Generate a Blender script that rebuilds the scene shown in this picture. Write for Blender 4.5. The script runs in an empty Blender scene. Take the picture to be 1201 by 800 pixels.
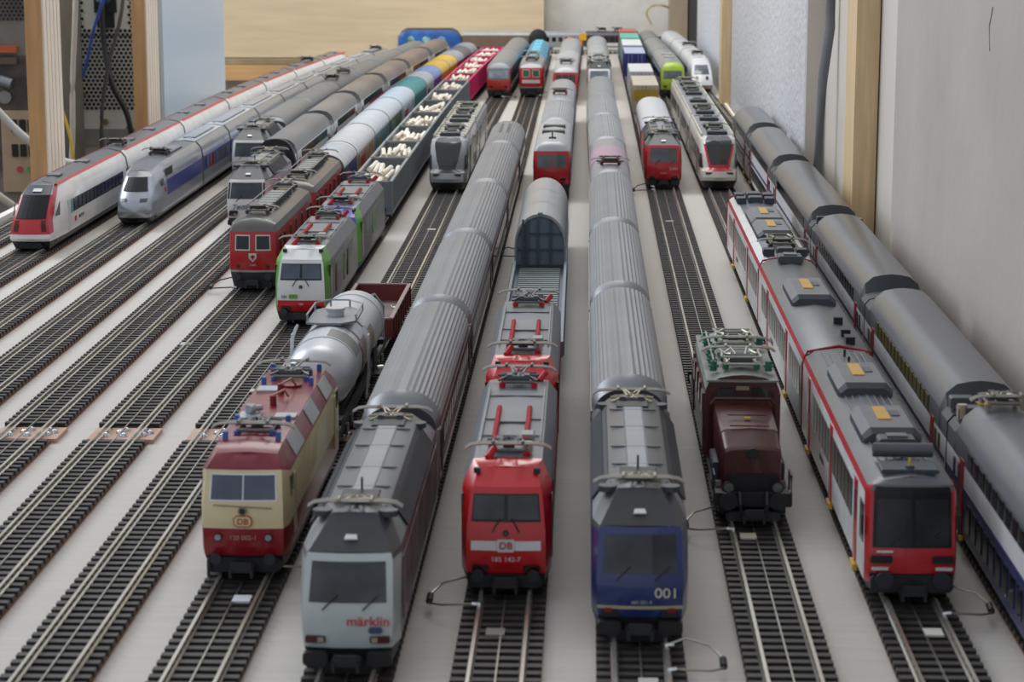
import bpy, math, random
from mathutils import Vector, Matrix
random.seed(7)
SC = bpy.context.scene
COL = SC.collection
# ------------------------------------------------------------------ camera
TH, PSI = math.radians(10.8855), math.radians(2.0009)
cd = bpy.data.cameras.new('camera'); cam = bpy.data.objects.new('camera', cd); COL.objects.link(cam)
cam.location = (0, 0, .25)
cam.rotation_euler = (math.pi/2-TH, 0, PSI)
cd.sensor_width = 36; cd.lens = 36*2600/1201; cd.clip_start = .02; cd.clip_end = 60
cd.dof.use_dof = True; cd.dof.focus_distance = 1.35; cd.dof.aperture_fstop = 40
SC.camera = cam
# ------------------------------------------------------------------ light
w = bpy.data.worlds.new('world'); SC.world = w; w.use_nodes = True
bg = w.node_tree.nodes['Background']; bg.inputs[0].default_value = (.86, .90, 1, 1); bg.inputs[1].default_value = .66
def area(name, loc, target, size, sy, power, col):
    l = bpy.data.lights.new(name, 'AREA'); l.shape = 'RECTANGLE'; l.size = size; l.size_y = sy; l.energy = power; l.color = col
    o = bpy.data.objects.new(name, l); COL.objects.link(o); o.location = loc
    o.rotation_euler = (Vector(target)-Vector(loc)).to_track_quat('-Z', 'Y').to_euler(); return o
area('window_light', (-1.9, 2.6, 1.5), (-.1, 2.0, 0), 1.5, 1.2, 40, (.86, .93, 1))
area('ceiling_light', (-.15, 3.0, 1.55), (0, 3.25, 0), 1.0, 1.4, 21, (1, .96, .91))
SC.view_settings.view_transform = 'Standard'; SC.view_settings.look = 'None'
SC.view_settings.exposure = .05; SC.view_settings.gamma = 1
# ------------------------------------------------------------------ materials
def lin(h):
    c = [int(h[i:i+2], 16)/255 for i in (0, 2, 4)]
    return [(x/12.92 if x <= .04045 else ((x+.055)/1.055)**2.4) for x in c]
MATS = {}
def M(h, rough=.45, metal=0, var=.06, scale=60, bump=0, spec=.5, bscale=400, stretch=None, coat=0):
    key = (h, rough, metal, var, scale, bump, spec, bscale, stretch, coat)
    if key in MATS: return MATS[key]
    m = bpy.data.materials.new('paint_'+h); m.use_nodes = True; nt = m.node_tree; b = nt.nodes['Principled BSDF']
    c = lin(h)
    b.inputs['Roughness'].default_value = rough; b.inputs['Metallic'].default_value = metal
    b.inputs['Specular IOR Level'].default_value = spec; b.inputs['Coat Weight'].default_value = coat
    tc = nt.nodes.new('ShaderNodeTexCoord'); n = nt.nodes.new('ShaderNodeTexNoise'); n.inputs['Scale'].default_value = scale
    n.inputs['Detail'].default_value = 3
    src = tc.outputs['Object']
    if stretch:
        mp = nt.nodes.new('ShaderNodeMapping'); mp.inputs['Scale'].default_value = stretch
        nt.links.new(src, mp.inputs[0]); src = mp.outputs[0]
    nt.links.new(src, n.inputs['Vector'])
    r = nt.nodes.new('ShaderNodeValToRGB'); r.color_ramp.elements[0].position = .3; r.color_ramp.elements[1].position = .7
    r.color_ramp.elements[0].color = [x*(1-var*1.6) for x in c]+[1]; r.color_ramp.elements[1].color = [min(1, x*(1+var)) for x in c]+[1]
    nt.links.new(n.outputs['Fac'], r.inputs[0]); nt.links.new(r.outputs[0], b.inputs['Base Color'])
    if bump:
        n2 = nt.nodes.new('ShaderNodeTexNoise'); n2.inputs['Scale'].default_value = bscale; nt.links.new(src, n2.inputs['Vector'])
        bp = nt.nodes.new('ShaderNodeBump'); bp.inputs['Strength'].default_value = bump; bp.inputs['Distance'].default_value = .002
        nt.links.new(n2.outputs['Fac'], bp.inputs['Height']); nt.links.new(bp.outputs[0], b.inputs['Normal'])
    MATS[key] = m; return m
BLACK = M('1c1d20', .5); DARK = M('2a2c30', .55); UNDER = M('25272b', .6, var=.2, scale=200); RUBBER = M('141516', .7)
GLASS = M('0f1418', .08, spec=.8); GLASSB = M('47566a', .1, spec=.7, var=.3, scale=40); LGLASS = M('6a7076', .12, spec=.7, var=.2, scale=30)
STEEL = M('b9b8ae', .28, .9); WHEEL = M('8c8c8a', .35, .8); CHROME = M('d8dadd', .15, 1); GREY = M('84888c', .4); ROOFG = M('8d9093', .33, .35, var=.05)
LROOF = M('9b9fa3', .35, .2); DROOF = M('5d6064', .4, .2); WHITE = M('e4e6e6', .3, coat=.3); CREAM = M('ddd0a8', .35); RED = M('c4161d', .3, coat=.3); DRED = M('8e1322', .35, coat=.2)
YEL = M('e0b23a', .45); COPPER = M('c09a85', .5, .1); SOLDER = M('cfd2d4', .2, .9, var=.2, scale=500)
# ------------------------------------------------------------------ mesh builder (millimetres)
class MB:
    def __init__(s): s.v = []; s.f = []; s.fm = []; s.mats = []
    def mi(s, m):
        if m not in s.mats: s.mats.append(m)
        return s.mats.index(m)
    def face(s, pts, m):
        b = len(s.v); s.v += [tuple(p) for p in pts]; s.f.append(tuple(range(b, b+len(pts)))); s.fm.append(s.mi(m))
    def box(s, c, d, m, rz=0, ch=0):
        x, y, z = d[0]/2, d[1]/2, d[2]/2
        if ch:
            pr = [(-x, -z+ch), (-x, z-ch), (-x+ch, z), (x-ch, z), (x, z-ch), (x, -z+ch), (x-ch, -z), (-x+ch, -z)]
        else: pr = [(-x, -z), (-x, z), (x, z), (x, -z)]
        n = len(pr); b = len(s.v); R = Matrix.Rotation(rz, 3, 'Z')
        for yy in (-y, y):
            for p in pr:
                v = R @ Vector((p[0], yy, p[1])); s.v.append((c[0]+v.x, c[1]+v.y, c[2]+v.z))
        k = s.mi(m)
        for i in range(n):
            j = (i+1) % n; s.f.append((b+i, b+n+i, b+n+j, b+j)); s.fm.append(k)
        s.f.append(tuple(b+i for i in range(n))); s.f.append(tuple(b+n+i for i in reversed(range(n)))); s.fm += [k, k]
        return s
    def tube(s, pts, r, m, n=6, r2=None):
        pts = [Vector(p) for p in pts]; k = s.mi(m); b = len(s.v); L = len(pts)
        up = Vector((0, 0, 1))
        for i, p in enumerate(pts):
            d = (pts[min(i+1, L-1)]-pts[max(i-1, 0)]).normalized()
            a = d.cross(up)
            if a.length < .05: a = d.cross(Vector((0, 1, 0)))
            a.normalize(); c = a.cross(d); rr = r if r2 is None else r+(r2-r)*i/(L-1)
            for q in range(n):
                t = 2*math.pi*q/n; v = p+a*math.cos(t)*rr+c*math.sin(t)*rr; s.v.append(tuple(v))
        for i in range(L-1):
            for q in range(n):
                q2 = (q+1) % n; s.f.append((b+i*n+q, b+i*n+q2, b+(i+1)*n+q2, b+(i+1)*n+q)); s.fm.append(k)
        s.f.append(tuple(b+q for q in reversed(range(n)))); s.f.append(tuple(b+(L-1)*n+q for q in range(n))); s.fm += [k, k]
        return s
    def slab(s, quad, m, t=.4):
        q = [Vector(p) for p in quad]; n = (q[1]-q[0]).cross(q[2]-q[0]).normalized()*t
        o = [p+n for p in q]; N = len(q)
        s.face(o, m); s.face(list(reversed(q)), m)
        for i in range(N):
            j = (i+1) % N; s.face([q[i], q[j], o[j], o[i]], m)
        return s
    def loft(s, rings, m, cap0=True, cap1=True, closed=False, smooth=True):
        """rings: lists of points; m material or function(i, j)"""
        b = len(s.v); n = len(rings[0])
        for r in rings: s.v += [tuple(p) for p in r]
        J = n if closed else n-1
        for i in range(len(rings)-1):
            for j in range(J):
                j2 = (j+1) % n
                mm = m(i, j) if callable(m) else m
                if mm is None: continue
                s.f.append((b+i*n+j, b+i*n+j2, b+(i+1)*n+j2, b+(i+1)*n+j)); s.fm.append(s.mi(mm))
        mm = m(0, 0) if callable(m) else m
        if cap0: s.f.append(tuple(b+j for j in reversed(range(n)))); s.fm.append(s.mi(mm))
        if cap1: s.f.append(tuple(b+(len(rings)-1)*n+j for j in range(n))); s.fm.append(s.mi(mm))
        return s
    def mesh(s, name, smooth=None):
        me = bpy.data.meshes.new(name)
        me.from_pydata([(x*.001, y*.001, z*.001) for x, y, z in s.v], [], s.f)
        for m in s.mats: me.materials.append(m)
        me.polygons.foreach_set('material_index', s.fm)
        me.validate(); me.update()
        if smooth:
            import bmesh
            bm = bmesh.new(); bm.from_mesh(me); bmesh.ops.remove_doubles(bm, verts=bm.verts, dist=1e-6)
            bmesh.ops.recalc_face_normals(bm, faces=bm.faces); bm.to_mesh(me); bm.free()
            me.polygons.foreach_set('use_smooth', [True]*len(me.polygons)); me.set_sharp_from_angle(angle=math.radians(smooth))
        return me
    def build(s, name, parent=None, smooth=None, loc=None):
        o = bpy.data.objects.new(name, s.mesh(name, smooth)); COL.objects.link(o)
        if parent: o.parent = parent
        if loc: o.location = [c*.001 for c in loc]
        return o
def inst(name, me, parent, loc=(0, 0, 0), rot=None, sc=None):
    o = bpy.data.objects.new(name, me); COL.objects.link(o); o.parent = parent; o.location = [c*.001 for c in loc]
    if rot: o.rotation_euler = rot
    if sc: o.scale = sc
    return o
CACHE = {}
def cached(key, fn):
    if key not in CACHE: CACHE[key] = fn()
    return CACHE[key]
def tag(o, label, cat, group=None, kind=None):
    o['label'] = label; o['category'] = cat
    if group: o['group'] = group
    if kind: o['kind'] = kind
    return o
def struct(o): o['kind'] = 'structure'; return o
def text(s, size, m, parent, loc, face='f', name='lettering', tilt=0, al='CENTER', ext=.06, shear=0, sx=1):
    c = bpy.data.curves.new('t', 'FONT'); c.body = s; c.size = size; c.align_x = al; c.align_y = 'CENTER'; c.extrude = ext; c.shear = shear; c.offset = .03
    o = bpy.data.objects.new('t', c); COL.objects.link(o)
    me = bpy.data.meshes.new_from_object(o.evaluated_get(bpy.context.evaluated_depsgraph_get())); bpy.data.objects.remove(o)
    me.materials.clear(); me.materials.append(m)
    for v in me.vertices: v.co *= .001; v.co.x *= sx
    t = bpy.data.objects.new(name, me); COL.objects.link(t); t.parent = parent; t.location = [q*.001 for q in loc]
    t.rotation_euler = {'f': (math.pi/2-tilt, 0, 0), 'r': (math.pi/2, 0, math.pi/2), 'l': (math.pi/2, 0, -math.pi/2)}[face]
    return t
# ------------------------------------------------------------------ track layout
TX0 = dict(Z=-.4625, A=-.4150, B=-.3668, C=-.3188, D=-.2727, E=-.2258, F=-.178, G=-.1290, H=-.0785, I=-.0297, J=.0184, K=.0680, L=.1180, M=.1650)
BEND = dict(Z=.045, A=.040, B=.034, C=.027, D=.022, E=.019, F=.012, G=.006, H=-.001, I=.001, J=-.001, K=-.001, L=-.008, M=-.010)
DRIFT = dict(I=[(.9, 0), (1.5, -.0035), (2.4, -.0035), (4.3, -.002)], J=[(.9, 0), (1.3, -.0015), (2.0, -.0015), (2.5, -.005), (4.3, -.005)], E=[(1.08, 0), (1.42, .0028), (1.7, .0028), (2.1, .001), (4.3, .001)], F=[(1.08, 0), (1.3, .0028), (1.7, .0028), (2.1, .001), (4.3, .001)], G=[(1.08, 0), (1.3, .0022), (1.7, .0022), (2.0, .001), (4.3, .001)], H=[(1.8, 0), (2.6, -.0015), (4.3, -.002)])
def tx(t, y):
    x = TX0[t]+BEND[t]*max(0, y-2.3)**2
    D = DRIFT.get(t)
    if D:
        if y >= D[-1][0]: x += D[-1][1]
        for (a, p), (b, q) in zip(D, D[1:]):
            if a <= y < b: s = (y-a)/(b-a); x += p+(q-p)*s
    return x
def ym(y):
    s = min(1, max(0, (y-.75)/.5)); return y-.018*y*s*s*(3-2*s)
SX, SZ = 1.11, 1.07
def thing(name, label, cat, track, y0, y1, group=None):
    if isinstance(track, tuple): return ething(name, label, cat, (track[0], track[1], 0), track[2], group)
    sy = (ym(y1)-ym(y0))/(y1-y0); y1 = ym(y1); y0 = ym(y0)
    a, b = tx(track, y0), tx(track, y1)
    o = bpy.data.objects.new(name, None); COL.objects.link(o); o.empty_display_size = .01
    o.location = (a, y0, -.0004); o.rotation_euler = (0, 0, -math.atan2(b-a, y1-y0)); o.scale = (SX, sy, SZ)
    o['label'] = label; o['category'] = cat
    if group: o['group'] = group
    return o
def ething(name, label, cat, loc, rz=0, group=None):
    o = bpy.data.objects.new(name, None); COL.objects.link(o); o.empty_display_size = .01; o.location = loc; o.rotation_euler = (0, 0, rz)
    o['label'] = label; o['category'] = cat
    if group: o['group'] = group
    return o
# ================================================================== SETTING
PLASTER = M('b7aea7', .9, var=.05, scale=9, bump=.25, bscale=60)
STUCCO = M('cdcfd3', .42, var=.1, scale=160, bump=1.0, bscale=150)
BOARDW = M('c6c1b8', .6, var=.035, scale=8, stretch=(3, 40, 1))
PLY = M('d3be9c', .6, var=.06, scale=4, stretch=(2, 2, 22))
PINE = M('c79a66', .6, var=.14, scale=14, stretch=(9, 9, .8)); PINEE = M('efe2d0', .6, var=.05, scale=60, stretch=(6, 6, .3))
YPINE = M('dcc094', .6, var=.1, scale=30, stretch=(8, 8, .5))
def sbox(name, x0, x1, y0, y1, z0, z1, m, kind=True):
    b = MB(); b.box(((x0+x1)*500, (y0+y1)*500, (z0+z1)*500), ((x1-x0)*1000, (y1-y0)*1000, (z1-z0)*1000), m)
    o = b.build(name)
    if kind: struct(o)
    return o
sbox('floor', -3, 1.2, -.6, 4.6, -.80, -.75, M('6b5c4c', .6, var=.2, scale=6))
# layout board
b = MB(); e = [(-486, 250), (199.4, 250), (199.4, 1466), (199.4, 1924), (185.4, 1924), (185.4, 4236), (150, 4236), (150, 4300), (-375, 4300), (-400, 3900), (-425, 3470), (-486, 3150)]
n = len(e)
for z0, z1, mt in ((-14, 0, BOARDW),):
    b.face([(x, y, z1) for x, y in reversed(e)][::-1], mt); b.face([(x, y, z0) for x, y in reversed(e)], mt)
    for i in range(n):
        j = (i+1) % n; b.face([(e[i][0], e[i][1], z0), (e[j][0], e[j][1], z0), (e[j][0], e[j][1], z1), (e[i][0], e[i][1], z1)], mt)
board = ething('layout_board', 'big pale wooden board that carries all the model tracks', 'board', (0, 1.5, -.014))
o = b.build('board_panel', board); o.location = (0, -1.5, .014)
for x in (-440, 150):
    for y in (500, 2300, 4100):
        mb = MB().box((x, y-1500, -368+7), (45, 45, 736-14+0), PINE); mb.build('leg', board)
o = MB().box((0, 0, 3), (7, 2890, 8), M('ddd9d0', .6, var=.08, scale=40)).build('edge_batten', loc=(-483.5, 1700, 0)); tag(o, 'low pale batten along the left edge of the board', 'batten')
o = MB().box((0, 0, 4), (3.4, 480, 6), PINEE).build('edge_batten', loc=(178.5, 2690, 0)); tag(o, 'short pale wooden batten beside the textured wall, right of the streamlined white train', 'batten')
# walls
sbox('wall_right', .20, .45, -.3, 1.465, -.75, .9, PLASTER)
sbox('wall_right', .2125, .45, 1.466, 1.932, -.75, .9, M('d2cbc1', .8, var=.04, scale=8))
sbox('wall_right', .186, .45, 1.933, 3.90, -.75, .9, STUCCO)
sbox('wall_back', -1.7, .45, 4.352, 4.45, -.75, .9, M('d9d6cf', .85, var=.05, scale=30, bump=.4, bscale=90))
sbox('trim_2', .1862, .2123, 1.925, 1.932, .0, .9, M('d0c8bd', .7, var=.05, scale=10))
sbox('trim_1', .203, .2120, 1.72, 1.924, .0, .9, M('d0c8bd', .7, var=.05, scale=10))
# back panels and posts
o = sbox('plywood_panel', -1.15, -.089, 4.31, 4.35, -.022, .8, PLY, False); tag(o, 'large light plywood panel standing against the back wall', 'panel')
o = sbox('wooden_shelf', -1.15, -.415, 4.25, 4.35, -.062, -.034, M('c79c68', .6, var=.1, scale=8, stretch=(1, 1, 12)), False); tag(o, 'orange-toned wooden shelf board below the plywood panel at the back left', 'shelf')
o = sbox('shelf_batten', -1.15, -.40, 4.27, 4.352, -.033, -.0235, M('8d8166', .7, var=.2, scale=20), False); tag(o, 'thin dull olive batten between the plywood panel and the shelf', 'batten')
sbox('baseboard_back', -.37, .15, 4.302, 4.309, .001, .020, M('3b3e3a', .6, var=.2, scale=30))
o = sbox('wooden_post', .1515, .184, 4.24, 4.345, -.02, .8, M('a4917a', .6, var=.07, scale=10, stretch=(9, 9, .6)), False); tag(o, 'brown-grey wooden post in the far right corner beside the dark gap', 'post')
sbox('gap_shade', .186, .45, 3.902, 4.345, -.75, .9, M('221c19', .9))  # near-black block fills an open gap; its darkness is painted shade
o = sbox('wooden_post', .1735, .1857, 2.95, 3.0, .0, .8, YPINE, False); tag(o, 'narrow pale pine post on the textured wall above the streamlined white train', 'post')
o = sbox('wooden_post', .1945, .2115, 1.64, 1.70, .0005, .8, YPINE, False); tag(o, 'yellowish pine post on the right wall just right of the grey cable', 'post')
mb = MB(); mb.tube([(197, 1835, 900), (196.5, 1835, 330), (194, 1835, 262), (196, 1835, 215), (196, 1835, 160), (191, 1835, 118), (189, 1835, 40), (190, 1835, 2)], 4.2, M('6d6f73', .5), 10)
o = mb.build('cable', smooth=60); tag(o, 'thick grey cable hanging down the right wall left of the yellowish post', 'cable')
# left posts (boards on edge) and cases
def post(x, y, label):
    t = ething('wooden_post', label, 'post', (x, y, -.75))
    mb = MB().box((-7.5, 33, 775), (15, 66, 1550), PINE); mb.build('board', t)
    mb = MB()
    for i in range(5): mb.box((.9, 6.6+13.2*i, 775), (1.8, 10.6, 1550), PINEE, ch=0)
    mb.build('grooved_edge', t)
post(-.4945, 2.0, 'pine board standing upright at the left edge of the board, nearest the camera')
post(-.4925, 2.46, 'pine board standing upright at the left edge, right of the perforated grille')
CASE = M('cdcdc2', .5, .1, var=.05, scale=12); CASED = M('8c8e86', .55, .2)
def hexgrid(mb, x0, x1, z0, z1, y, p, m, skip=()):
    r = 0; z = z0
    while z < z1:
        x = x0+(p/2 if r % 2 else 0)
        while x < x1:
            if not any(a < x < b and c < z < d for a, b, c, d in skip):
                mb.face([(x+p*.41*math.cos(k*math.pi/3+.52), y, z+p*.41*math.sin(k*math.pi/3+.52)) for k in range(6)], m)
            x += p
        z += p*.87; r += 1
t = ething('computer_case', 'computer case with a perforated grey back and painted blue-lit side, left of the plywood panel', 'computer', (-.563, 2.60, -.75))
MB().box((0, 225, 505+250), (120, 450, 510), CASE).build('case_body', t)
MB().box((61.2, 224, 700), (2.4, 440, 1390), M('c6d8e6', .32, var=.02, scale=3)).build('side_panel', t)  # cool light falling on the panel is put into its pale blue colour
mb = MB(); hexgrid(mb, -34, 44, 776, 862, -.6, 5.3, RUBBER); hexgrid(mb, -42, 44, 862, 1000, -.6, 5.3, RUBBER, [(-30, 16, 868, 930), (-16, 24, 868, 1100)])
mb.build('grille', t)
MB().box((-53, -1, 850), (12, 2, 290), CASED).box((-8, -2, 742), (110, 4, 20), CASED).build('case_panel', t)
k = MB().box((-3, -2, 905), (26, 5, 34), BLACK).box((-3, -2, 879), (20, 4, 18), RUBBER).build('power_socket', t)
mb = MB(); mb.tube([(-6, -16, 908), (-4, -8, 906), (-2, 0, 904)], 8, M('4b5b78', .3), 10); mb.build('power_plug', k, 60)
for (x, z) in ((-34, 792), (-8, 760), (-52, 700)):
    MB().tube([(x, -3, z), (x, 0, z)], 4, M('8a7a58', .4, .6), 8).build('screw', t)
MB().box((20, -1.5, 752), (6, 3, 5), M('8c1c28')).box((30, -1.5, 752), (6, 3, 5), M('8c1c28')).build('connector', t)
t = ething('computer_case', 'open computer back with ports and sockets at the far left edge', 'computer', (-.697, 2.32, -.75))
MB().box((10, 120, 500+200), (200, 240, 480), M('77736a', .6, var=.1)).build('case_body', t)
MB().box((88, -2, 795), (40, 6, 120), M('4c4640', .6, var=.3, scale=60)).build('card_panel', t)
mb = MB()
MB().box((98, -3, 755), (40, 6, 86), M('a89478', .6)).build('port_panel', t)
for x in (92, 101, 110):
    for z in (782, 756): MB().box((x, -7, z), (6, 3, 13), RUBBER).build('port', t)
for x, c in ((96, 'b03a4a'), (107, '3f9a4e')): MB().tube([(x, -8, 736), (x, -6, 736)], 3.2, M(c), 12).build('audio_socket', t)
for z, c in ((862, 'b5552a'), (850, '5a4a3c')): MB().box((84, -6, z), (28, 8, 7), M(c)).build('connector', t)
hexg = MB(); hexgrid(hexg, 80, 109, 893, 940, -3, 4.6, RUBBER); hexg.build('grille', t)
mb = MB(); mb.tube([(80, -10, 830), (92, -10, 826)], 6, M('8d9296', .35, .6), 10); mb.tube([(84, -9, 812), (84, -6, 812)], 7, M('7d7d7a', .4, .5), 10); mb.build('socket', t, 60)
for z in (830, 872): MB().tube([(55, -3, z), (55, 0, z)], 2.4, M('3c3c38'), 10).build('screw', t)
def cable(pts, r, m, label, name='cable'):
    # smooth the polyline
    P = [Vector(p) for p in pts]; out = []
    for i in range(len(P)-1):
        p0 = P[max(i-1, 0)]; p1 = P[i]; p2 = P[i+1]; p3 = P[min(i+2, len(P)-1)]
        for k in range(6):
            t = k/6; out.append(.5*((2*p1)+(-p0+p2)*t+(2*p0-5*p1+4*p2-p3)*t*t+(-p0+3*p1-3*p2+p3)*t**3))
    out.append(P[-1]); c = out[0].copy()
    mb = MB(); mb.tube([(q-c)*1 for q in out], r, m, 7); o = mb.build(name, smooth=60, loc=c); tag(o, label, 'cable'); return o
cable([(-528, 2300, 330), (-531, 2300, 180), (-538, 2300, 80), (-541, 2300, 10), (-548, 2300, -40), (-560, 2300, -80)], 3, M('b9aea0'), 'beige cable hanging in front of the grille between the left posts')
cable([(-535, 2560, 300), (-549, 2560, 190), (-572, 2560, 120), (-590, 2560, 60), (-632, 2560, 20)], 2, M('3558a8'), 'thin blue network cable crossing the grille')
cable([(-566, 2580, 150), (-564, 2575, 100), (-552, 2560, 55), (-536, 2560, 20), (-530, 2560, -30)], 3.4, M('232427'), 'thick black power cord hanging from the socket in the grille')
cable([(-520, 2540, 330), (-532, 2540, 160), (-552, 2540, 80), (-562, 2540, 20), (-562, 2540, -40)], 2.3, M('5d5f60'), 'dark grey cable slanting across the grille')
cable([(-640, 2150, 140), (-585, 2150, 70), (-545, 2150, 30), (-505, 2150, 10), (-470, 2150, 20)], 4, M('b5b6b2'), 'thick white cable curving down at the far left behind the first post')
cable([(-640, 2130, 30), (-560, 2130, -30), (-520, 2130, -52), (-490, 2130, -70)], 4, M('aca79c'), 'pale cable bending behind the low batten at the far left')
cable([(-548, 2200, 300), (-549, 2200, 140), (-545, 2200, 60), (-540, 2200, 0), (-548, 2200, -90)], 1, M('b5262c'), 'thin red wire hanging at the far left')
cable([(-548, 2250, 90), (-540, 2250, 60), (-530, 2250, 20), (-528, 2250, -30)], 1.6, M('c9ad2c'), 'yellow wire beside the ports at the far left')
cable([(-640, 2180, -10), (-575, 2180, -60), (-540, 2180, -120)], 5, M('4c4d52'), 'dark grey cable at the far left below the ports')
cable([(118, 4300, 42), (108, 4300, 62), (112, 4300, 74), (124, 4305, 80), (140, 4305, 79), (160, 4330, 70)], 2.2, M('bfae8c'), 'cream cable loop on the back wall above the containers')
# ================================================================== TRACKS
TIE = M('302d2b', .55, var=.25, scale=90); RAIL = M('cbc8bc', .25, .8, var=.12, scale=30); CORK = M('8a5a38', .8, var=.3, scale=300)
def track_panel(tr, y0, y1, label, rail_ext=0):
    a = tx(tr, y0); t = ething('railway_track', label, 'track', (a, y0, 0))
    N = max(2, int((y1-y0)/.06)); ys = [y0+(y1-y0)*i/N for i in range(N+1)]
    def X(y): return (tx(tr, y)-a)*1000
    def sweep(mb, xc, w, z0, z1, m, wt=None, ys=ys):
        wt = wt or w
        rings = [[(X(y)+xc-w/2, (y-y0)*1000, z0), (X(y)+xc-wt/2, (y-y0)*1000, z1), (X(y)+xc+wt/2, (y-y0)*1000, z1), (X(y)+xc+w/2, (y-y0)*1000, z0)] for y in ys]
        mb.loft(rings, m, closed=True)
    mb = MB(); sweep(mb, 0, 29, 0.05, 1.6, CORK); mb.build('cork_bed', t)
    mb = MB(); sweep(mb, 0, 24, 1.5, 2.3, TIE)
    y = y0+.004
    while y < y1-.003:
        mb.box((X(y), (y-y0)*1000, 2.5), (30, 3.5, 2.4), TIE); y += .0072
    mb.build('sleeper_bed', t)
    ye = [y0-rail_ext]+ys[1:]
    for s in (-1, 1):
        mb = MB(); sweep(mb, s*8.8, 2.6, 3.6, 4.2, RAIL, 1.0, ye); sweep(mb, s*8.8, 1.3, 4.2, 6.0, RAIL, 1.2, ye); mb.build('rail', t)
    mb = MB(); sweep(mb, 0, .7, 3.6, 4.3, STEEL, .5, ye); mb.build('centre_contact', t)
    return t
NAMES = dict(Z='empty leftmost track beside the pale edge batten', A='track of the white train with the red nose', B='track of the silver and blue high-speed train',
 C='track of the half-hidden white locomotive, third empty stretch from the left', D='track of the white locomotive lettered Teddy', E='track of the red cross-emblem locomotives', F='track of the green and white locomotive',
 G='track of the cream and dark red locomotive', H='track of the silver-white front locomotive', I='track of the twin bright red locomotives', J='track of the dark blue locomotive numbered 001',
 K='track of the brown long-nosed locomotive', L='track of the red-fronted white railcar', M='track of the double-deck coaches')
for tr in TX0:
    yb = 1.043 if tr in 'DEFG' else 2.62
    y0 = .35 if tr in 'GHIJKLM' else .55
    y1 = 4.0 if tr in 'HIJKLM' else dict(Z=3.1, A=3.45, B=3.62, C=3.7, D=3.7, E=3.75, F=3.85, G=4.0)[tr]
    g = .026 if tr in 'DEFG' else .001
    track_panel(tr, y0, yb-g/2, NAMES[tr]+', near part')
    track_panel(tr, yb+g/2, min(y1, 4.075), NAMES[tr]+', far part', rail_ext=g)
# solder joint boards
for tr, lb in (('D', 'under the track of the white locomotive lettered Teddy'), ('E', 'on the track of the red cross-emblem locomotives'), ('F', 'on the track left of the cream locomotive'), ('G', 'under the rear of the cream and dark red locomotive')):
    t = ething('joint_board', 'copper-coloured joint board with solder blobs '+lb, 'circuit board', (tx(tr, 1.043), 1.043, 0))
    MB().box((1, 0, 1.1), (32, 24, 2.1), COPPER).build('copper_plate', t)
    for k, (x, y) in enumerate(((-9, 6), (-7.5, -5), (0.5, 6), (1.5, -5.5), (-1.5, 1), (9.5, 6), (11, -4), (13, 1))):
        mb = MB(); r = 1.9
        rings = [[(x+r*math.cos(a)*q*(1+.25*math.sin(3*a+k)), y+r*math.sin(a)*q, 2.1+z) for a in [i*math.pi/5 for i in range(10)]] for q, z in ((1, 0), (.9, .8), (.5, 1.5), (.1, 1.8))]
        mb.loft(rings, SOLDER, closed=True); mb.build('solder_blob', t, 60)
# wire loops with resistors at the train stops
def wire_loop(x, y, s, label, m=STEEL):
    t = ething('contact_wire', label, 'wire', (x, y, 0))
    P = [(s*-9, 0, 6.3), (s*-3, -1, 9), (s*5, -4, 7.5), (s*9, -10, 5), (s*9, -17, 4), (s*4, -24, 5.5), (s*-8, -25, 6.3)]
    mb = MB(); mb.tube(P, .45, m, 6); mb.build('wire', t, 60)
    MB().tube([(s*9, -10.5, 5), (s*9, -16, 4.2)], 1.3, BLACK, 8).build('resistor', t)
    for y2 in (0, -25): MB().tube([(s*-10, y2, 6), (s*-7, y2, 6.3)], .9, SOLDER, 6).build('solder_blob', t)
wire_loop(-.1290+.0185, .835, 1, 'bent silver wire with a black resistor right of the cream and dark red locomotive')
wire_loop(-.0297-.0185, .790, -1, 'bent silver wire loop with a black resistor left of the foremost bright red locomotive')
wire_loop(.0184+.0185, .722, 1, 'silver wire with a black resistor in front of the blue locomotive numbered 001')
wire_loop(.0680-.0185, .893, -1, 'bent silver wire loop with a resistor left of the brown long-nosed locomotive')
wire_loop(.1180+.0185, .785, 1, 'silver wire loop with a resistor right of the red-fronted railcar')
wire_loop(-.2258-.0185, 1.475, -1, 'silver wire loop beside the track left of the red locomotive with the cross emblem', DARK)
wire_loop(.0680-.0185, 2.02, -1, 'short dark wire beside the track in front of the red locomotive numbered 2000', DARK)
wire_loop(-.0785+.022, 1.62, 1, 'greenish wire and decoder lying beside the silver coaches right of their track', M('3c6e62'))
wire_loop(-.1290+.0185, 3.06, 1, 'silver wire joint in front of the grey control car with the orange-red nose', STEEL)
wire_loop(-.0785+.0185, 3.08, 1, 'silver wire joint in front of the red locomotive with the green windows', STEEL)
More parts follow.
